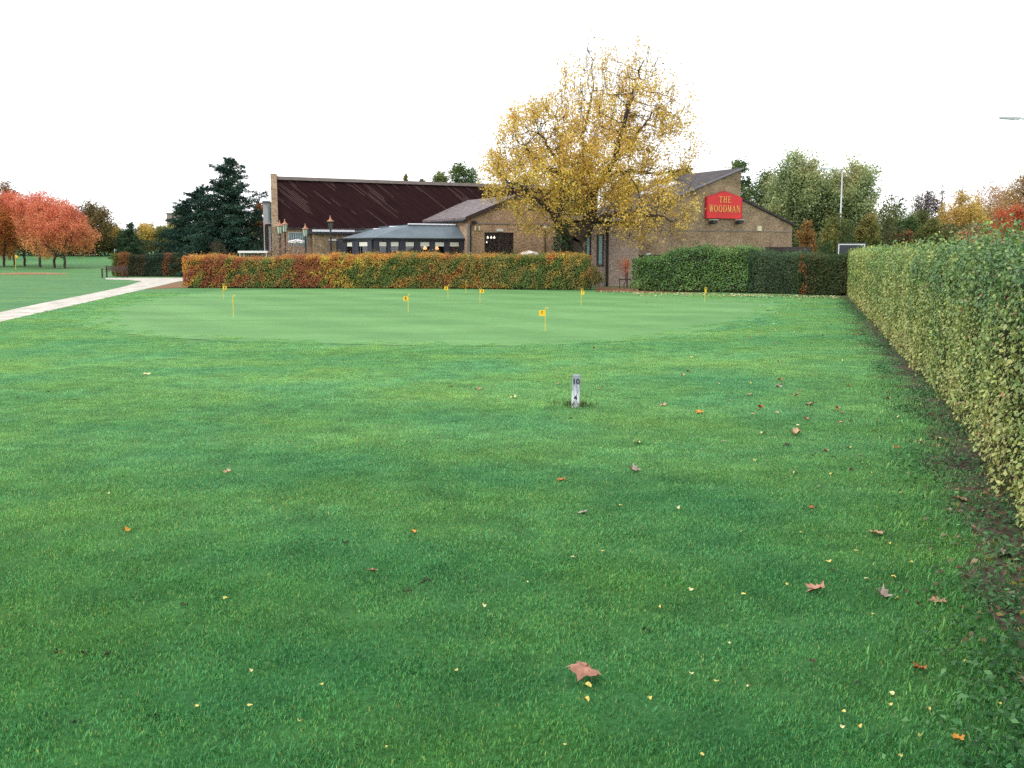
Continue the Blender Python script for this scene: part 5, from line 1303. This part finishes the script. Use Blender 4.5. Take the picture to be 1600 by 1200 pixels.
# white parasols and the flat shelter behind the hedge
def parasol(u, top, y, wd, label, ht=.32):
    x = (u - 800) / FOC * y; H = (398 - top) / FOC * y + EYE; o = empty('parasol', (x, y, 0)); tag(o, label, 'parasol')
    mb = MB(); k = 8; vs = [(0, 0, H)]
    for i in range(16):
        t = 2 * math.pi * i / 16; r = wd / 2 * (1 if i % 2 == 0 else .93); vs.append((r * math.cos(t), r * math.sin(t), H - ht + (.0 if i % 2 == 0 else .03)))
    for i in range(16):
        t = 2 * math.pi * i / 16; r = wd / 2 * (1 if i % 2 == 0 else .93); vs.append((r * math.cos(t), r * math.sin(t), H - ht - .10 + (.0 if i % 2 == 0 else .03)))
    mb.add(vs, [(0, 1 + i, 1 + (i + 1) % 16) for i in range(16)] + [(1 + i, 17 + i, 17 + (i + 1) % 16, 1 + (i + 1) % 16) for i in range(16)]); mb.build('canopy', M['white'], o)
    mb = MB(); mb.tube([(0, 0, 0), (0, 0, H - .03)], .022, 8); mb.build('pole', M['offwhite'], o)
    mb = MB(); mb.lathe([(.0, .08), (.22, .08), (.24, 0)], 16); mb.build('base', M['concrete'], o)
parasol(467, 374, 58.8, 1.0, 'white parasol opened in front of the teal window', .14)
parasol(827, 391.5, 53.8, 1.1, 'low white parasol just showing over the beech hedge near the terrace door', .16)
def shelter():
    y = 66.0; a, b = AT(376, 392, y), AT(422, 392, y); o = empty('shelter', ((a[0] + b[0]) / 2, y, 0)); tag(o, 'small flat white roofed shelter beside the pub gable', 'shelter'); W = (b[0] - a[0]) / 2; z = a[2]
    mb = MB(); mb.box((-W, -.7, z - .13), (W, .7, z)); mb.build('roof', M['white'], o)
    mb = MB(); mb.box((-W + .1, .5, 0), (W - .1, .56, z - .131)); mb.build('back_panel', M['lead'], o)
    for sx in (-1, 1):
        for sy in (-.62, .4):
            mb = MB(); mb.box((sx * (W - .1) - .04, sy, 0), (sx * (W - .1) + .04, sy + .08, z - .131)); mb.build('post', M['steel'], o)
shelter()
# brick tower on the far skyline
def tower():
    y = 230.; a, b = AT(265, 333, y), AT(283, 333, y); x = (a[0] + b[0]) / 2; base = float(hz(x, y)); o = empty('tower', (x, y, base)); tag(o, 'small flat-topped brown tower on the skyline left of the conifers', 'tower'); W = (b[0] - a[0]) / 2
    mb = MB(); mb.box((-W, -2, -.5), (W, 2, a[2] - base - .3)); mb.build('wall', M['palebrick'], o)
    mb = MB(); mb.box((-W - .15, -2.15, a[2] - base - .299), (W + .15, 2.15, a[2] - base)); mb.build('roof', M['coping'], o)
    mb = MB(); mb.box((-.7, -2.06, a[2] - base - 3.2), (.7, -2.003, a[2] - base - 1.8)); mb.build('window', M['bluegrey'], o)
M['palebrick'] = plain('distant_brick', (.24, .185, .175), .9, var=.1, scale=1)
tower()
# golf flag far away between the cherries
def golf_flag(u, v, top, y, pole, label, col):
    x = (u - 800) / FOC * y; b = float(hz(x, y)); H = (398 - top) / FOC * y + EYE - b; o = empty('golf_flag', (x, y, b)); tag(o, label, 'golf flag')
    mb = MB(); mb.tube([(0, 0, 0), (0, 0, H)], .018, 6); mb.build('pole', M[pole], o)
    mb = MB(); n = 8; W = .24
    for s in (0, .006): mb.add([(i / n * W, .03 * math.sin(i) + s, H - .02 - .01 * i) for i in range(n + 1)] + [(i / n * W, .03 * math.sin(i) + s, H - .02 - W - .01 * i) for i in range(n + 1)], [(i, i + 1, n + 2 + i, n + 1 + i) for i in range(n)])
    mb.build('flag_cloth', M[col], o)
golf_flag(29.5, 405, 398, 100, 'yellowpole', 'yellow golf flag on a pole among the cherry trunks', 'yellow')
golf_flag(184, 398, 389, 140, 'white', 'tiny white golf flag in front of the far tree belt', 'white')

# ================================================================== FALLEN LEAVES
def maple_mesh(seed, curl=.35):
    """five-lobed leaf, about 1 unit wide, with a stalk"""
    g = np.random.default_rng(seed)
    half = [(.0, -.32), (.10, -.36), (.24, -.44), (.27, -.30), (.46, -.20), (.34, -.08), (.50, .16), (.34, .13), (.30, .22), (.17, .10), (.15, .30), (.0, .52)]
    out = half + [(-x, y) for x, y in half[-2:0:-1]]
    out = [(x * (1 + .1 * g.normal()) , y * (1 + .08 * g.normal())) for x, y in out]
    rings = []; n = len(out)
    for f in (1.0, .66, .33):
        rings += [(x * f, y * f) for x, y in out]
    rings += [(0, -.05)]
    P = np.array(rings); r2 = (P ** 2).sum(1); z = curl * r2 * 1.6 * (1 + .7 * np.sin(3 * np.arctan2(P[:, 1], P[:, 0]) + seed)) + .03 * g.normal(size=len(P)) - .05 * np.exp(-(P[:, 0] / .06) ** 2)
    V = [(a, b, c) for (a, b), c in zip(P, z)]
    F = []
    for k in range(2):
        for i in range(n): F.append((k * n + i, k * n + (i + 1) % n, (k + 1) * n + (i + 1) % n, (k + 1) * n + i))
    F += [(2 * n + i, 2 * n + (i + 1) % n, 3 * n) for i in range(n)]
    m = len(V); V += [(.012, -.33, .02), (-.012, -.33, .02), (.0, -.75, .10), (.0, -.33, .045)]
    F += [(m, m + 1, m + 2), (m + 1, m + 3, m + 2), (m + 3, m, m + 2)]
    me = bpy.data.meshes.new('fallen_leaf'); me.from_pydata(V, [], F); me.update(); me.shade_smooth()
    return me
def small_mesh(seed, curl=.25):
    g = np.random.default_rng(seed); n = 12
    V = [(0, 0, 0)]; 
    for i in range(n):
        t = 2 * math.pi * i / n; r = .5 * (1 - .25 * abs(math.sin(t)) ** 2) * (1 + .08 * g.normal()) * (1.12 if i == 3 else 1)
        V.append((r * math.cos(t) * .78, r * math.sin(t), curl * r * (1 + math.sin(2 * t + seed)) + .03 * g.normal()))
    me = bpy.data.meshes.new('fallen_leaf'); me.from_pydata(V + [(.012, .5, 0), (-.012, .5, 0), (0, .95, .06)], [], [(0, 1 + i, 1 + (i + 1) % n) for i in range(n)] + [(n + 1, n + 2, n + 3)]); me.update(); me.shade_smooth()
    return me
def leafcol(name, c, var=.3):
    m = plain(name, c, .7, var=var, scale=3, spec=.15); return m
LM = {'hero': leafcol('pinkish_brown_leaf', (.34, .17, .12), .4), 'brown': leafcol('brown_leaf', (.38, .20, .14)), 'tan': leafcol('tan_leaf', (.42, .28, .17)), 'grey': leafcol('grey_leaf', (.34, .27, .23)), 'rust': leafcol('rust_leaf', (.36, .12, .045)),
      'yellow': leafcol('yellow_leaf', (.52, .45, .13)), 'pale': leafcol('pale_leaf', (.58, .54, .28)), 'orange': leafcol('orange_leaf', (.52, .25, .05)), 'dark': leafcol('dark_leaf', (.07, .045, .035))}
mm = [maple_mesh(i, c) for i, c in enumerate((.28, .45, .6, .2))]; sm_ = [small_mesh(i, c) for i, c in enumerate((.15, .3, .5, .25))]
HERO = maple_mesh(7, -.42)
cache = {}
def fallen(u, v, w_px, kind, col, label, group=None, i=0, tilt=0.0, rz=None):
    p = G(u, v, .02); d = math.hypot(p[1], EYE); size = w_px / FOC * d / .92
    src = HERO if kind == 'h' else (mm[i % 4] if kind == 'm' else sm_[i % 4])
    key = (src.name, col)
    if key not in cache:
        me = src.copy(); me.materials.clear(); me.materials.append(LM[col]); cache[key] = me
    o = bpy.data.objects.new('fallen_leaf', cache[key]); COL.objects.link(o)
    gq = random.Random(int(u * 7 + v * 13))
    o.location = (p[0], p[1], .022 + (.30 if kind == 'h' else .05) * size); o.scale = (size, size, size); o.rotation_euler = (R(gq.uniform(-14, 14)) + tilt, R(gq.uniform(-14, 14)), gq.uniform(0, 6.28) if rz is None else rz)
    tag(o, label, 'leaf', group)
fallen(913, 1058, 54, 'h', 'hero', 'big curled brown star-shaped leaf lying alone nearest on the lawn', i=0, tilt=R(3), rz=.2)
BIGL = [(1274, 922, 31, 'brown', 'brown folded maple leaf with a pale edge right of centre on the lawn'), (1380, 932, 27, 'grey', 'greyish curled leaf right of the folded brown maple leaf'), (1466, 940, 25, 'brown', 'brown leaf lying close to the bed edge right of the grey curled one'),
        (1371, 834, 24, 'tan', 'tan maple leaf with its stalk upright near the bed'), (877, 751, 14, 'rust', 'small rusty leaf below the marker post'), (991, 736, 20, 'grey', 'flat pale grey-brown leaf right of the rusty one below the marker post'), (911, 801, 15, 'grey', 'small grey-brown leaf below the rusty leaf and the marker post'),
        (582, 892, 16, 'brown', 'pinkish brown leaf alone on the left half of the lawn'), (354, 738, 13, 'tan', 'small tan leaf on the far left of the lawn'), (1243, 678, 19, 'tan', 'flat tan leaf in the upper right of the lawn, lower one of two'), (1265, 632, 17, 'brown', 'brown leaf in the upper right of the lawn, above the flat tan one'),
        (1500, 781, 23, 'brown', 'broad brown leaf lying on the bare soil strip'), (1436, 1045, 22, 'rust', 'rusty leaf low on the right by the long grass'), (1498, 1156, 18, 'orange', 'orange-red leaf at the bottom right in the long grass'), (1270, 1034, 12, 'dark', 'small dark leaf standing up right of the big brown star leaf'),
        (995, 692, 17, 'pale', 'pale flat leaf between the marker post and the grey-brown leaf'), (1035, 634, 12, 'tan', 'tan leaf right of the marker post foot'), (802, 622, 10, 'pale', 'tiny pale leaf left of the marker post'), (229, 585, 12, 'pale', 'cream leaf at the far left of the lawn before the green'),
        (1092, 645, 14, 'orange', 'yellow-orange leaf upright right of the marker post'), (646, 832, 12, 'orange', 'orange leaf left of centre on the lawn'), (198, 830, 12, 'orange', 'orange-yellow leaf at the far left of the near lawn'), (1268, 793, 12, 'rust', 'rust leaf left of the bed halfway down the lawn'),
        (1466, 687, 22, 'pale', 'whitish leaf in the weeds under the hedge'), (1571, 868, 34, 'grey', 'pale shrivelled leaf at the foot of the near hedge'), (1308, 638, 10, 'brown', 'brown leaf by the upper bed edge'), (749, 608, 9, 'brown', 'small brown leaf left above the marker post'),
        (705, 604, 8, 'rust', 'small rust leaf farther left above the marker post'), (1328, 604, 10, 'brown', 'brown leaf close to the far soil strip'), (1218, 594, 9, 'rust', 'small rust leaf in the far right of the lawn'), (1300, 891, 10, 'dark', 'dark crumpled leaf above the folded brown maple leaf'), (1329, 658, 12, 'pale', 'pale leaf by the soil strip below the brown one')]
for i, (u, v, w_, c, lab) in enumerate(BIGL): fallen(u, v, w_, 'm', c, lab, i=i + 1)
YL = [(970, 790), (1157, 831), (1390, 850), (1080, 922), (1162, 929), (1231, 914), (1030, 950), (1141, 1006), (1354, 905), (1396, 903), (1402, 937), (1080, 1053), (1119, 1065), (1170, 1074), (1016, 1092), (1318, 1113), (1394, 1084),
      (1391, 1102), (1342, 1137), (1317, 1137), (1097, 1180), (1522, 1161), (1437, 1151), (1406, 1182), (883, 1164), (1535, 1023), (1509, 1036), (1295, 878), (1337, 861), (352, 936), (393, 1049), (713, 1048), (391, 1103), (605, 1168), (468, 1128), (503, 1070),
      (308, 1104), (826, 910), (758, 948), (168, 772), (1364, 960), (1192, 678), (1059, 795), (895, 872), (942, 862), (1424, 880), (1242, 740), (1360, 740), (1408, 770), (1300, 742), (1180, 720), (1326, 700), (1250, 832), (1208, 772), (1450, 1110), (1562, 1100)]
gq = random.Random(4)
for i, (u, v) in enumerate(YL):
    fallen(u, v, gq.uniform(6, 10), 's', 'yellow' if gq.random() < .65 else 'pale', 'small round yellow leaf lying loose on the mown lawn', 'small yellow leaves on the lawn', i)
fallen(918, 1073, 14, 's', 'yellow', 'small yellow leaf tucked under the near edge of the big brown star leaf', 'small yellow leaves on the lawn', 1)
fallen(915, 1096, 12, 's', 'yellow', 'small yellow leaf just below the big brown star leaf', 'small yellow leaves on the lawn', 2)
for i in range(70):
    y = 8 + 34 * gq.random(); x = HX(y) - .5 - abs(gq.gauss(0, .13)) * y
    u = 800 + FOC * x / y; v = 398 + FOC * EYE / y * .99
    fallen(u, v, FOC / y * gq.uniform(.035, .07), 's', gq.choice(['yellow', 'pale', 'tan', 'brown', 'rust']), 'small fallen leaf scattered on the lawn beside the soil strip', 'small leaves beside the soil strip', i)
for i, (u, v) in enumerate([(1170, 617), (1139, 627), (1244, 618), (1250, 611), (1307, 641), (1315, 645), (1261, 656), (1365, 673), (1375, 681), (1388, 644), (1216, 605), (1185, 640), (1230, 695), (1344, 712), (1290, 705), (1130, 690), (1222, 601), (1400, 700), (1330, 735), (1280, 760)]):
    fallen(u, v, gq.uniform(6, 11), 'm', gq.choice(['brown', 'rust', 'tan', 'grey', 'dark']), 'small curled brown leaf among others on the upper right part of the lawn', 'small brown leaves on the upper right lawn', i)
def castings():
    g = np.random.default_rng(12); px = [(665, 907), (658, 912), (636, 924), (288, 946), (165, 1022), (88, 1020), (130, 1022), (75, 612), (28, 621), (117, 625), (1030, 655), (1302, 715), (520, 845), (540, 848), (1010, 985), (240, 1120), (120, 1130), (1290, 705), (1270, 712), (430, 550), (590, 560)]
    P = []
    for u, v in px:
        q = G(u, v, .014); k = 16; r = .016 * np.sqrt(g.uniform(size=k)); a = g.uniform(0, 6.28, k)
        P.append(np.stack([q[0] + 1.4 * r * np.cos(a), q[1] + r * np.sin(a), q[2] + .012 * g.uniform(size=k)], 1))
    P = np.concatenate(P); o = link('worm_casts', leaf_mesh('worm_casts', P, .014, pick([(.03, .035, .02), (.06, .06, .035), (.04, .07, .03)], g.uniform(size=len(P)), g), None, .5, seed=9), M['deadleaf'])
    tag(o, 'small dark worm casts and weed specks dotted over the mown lawn', 'soil', kind='stuff')
castings()
def edge_litter():
    g = np.random.default_rng(6); n = 900; t = g.uniform(size=n); u = 930 + 400 * t; v = 456 + 8 * t + 2.2 * np.abs(g.normal(size=n)) * (u > 990) - 1
    P = np.array([G(a, b, .03) for a, b in zip(u, v)]); N = np.zeros_like(P); N[:, 2] = 1
    o = link('leaf_litter', leaf_mesh('leaf_litter', P, .085, pick([(.30, .16, .08), (.50, .42, .24), (.62, .56, .36)], g.uniform(size=n), g), N, .5, seed=3), M['deadleaf'])
    tag(o, 'pale fallen leaves strewn along the foot of the green hedges at the back', 'leaves', kind='stuff')
edge_litter()
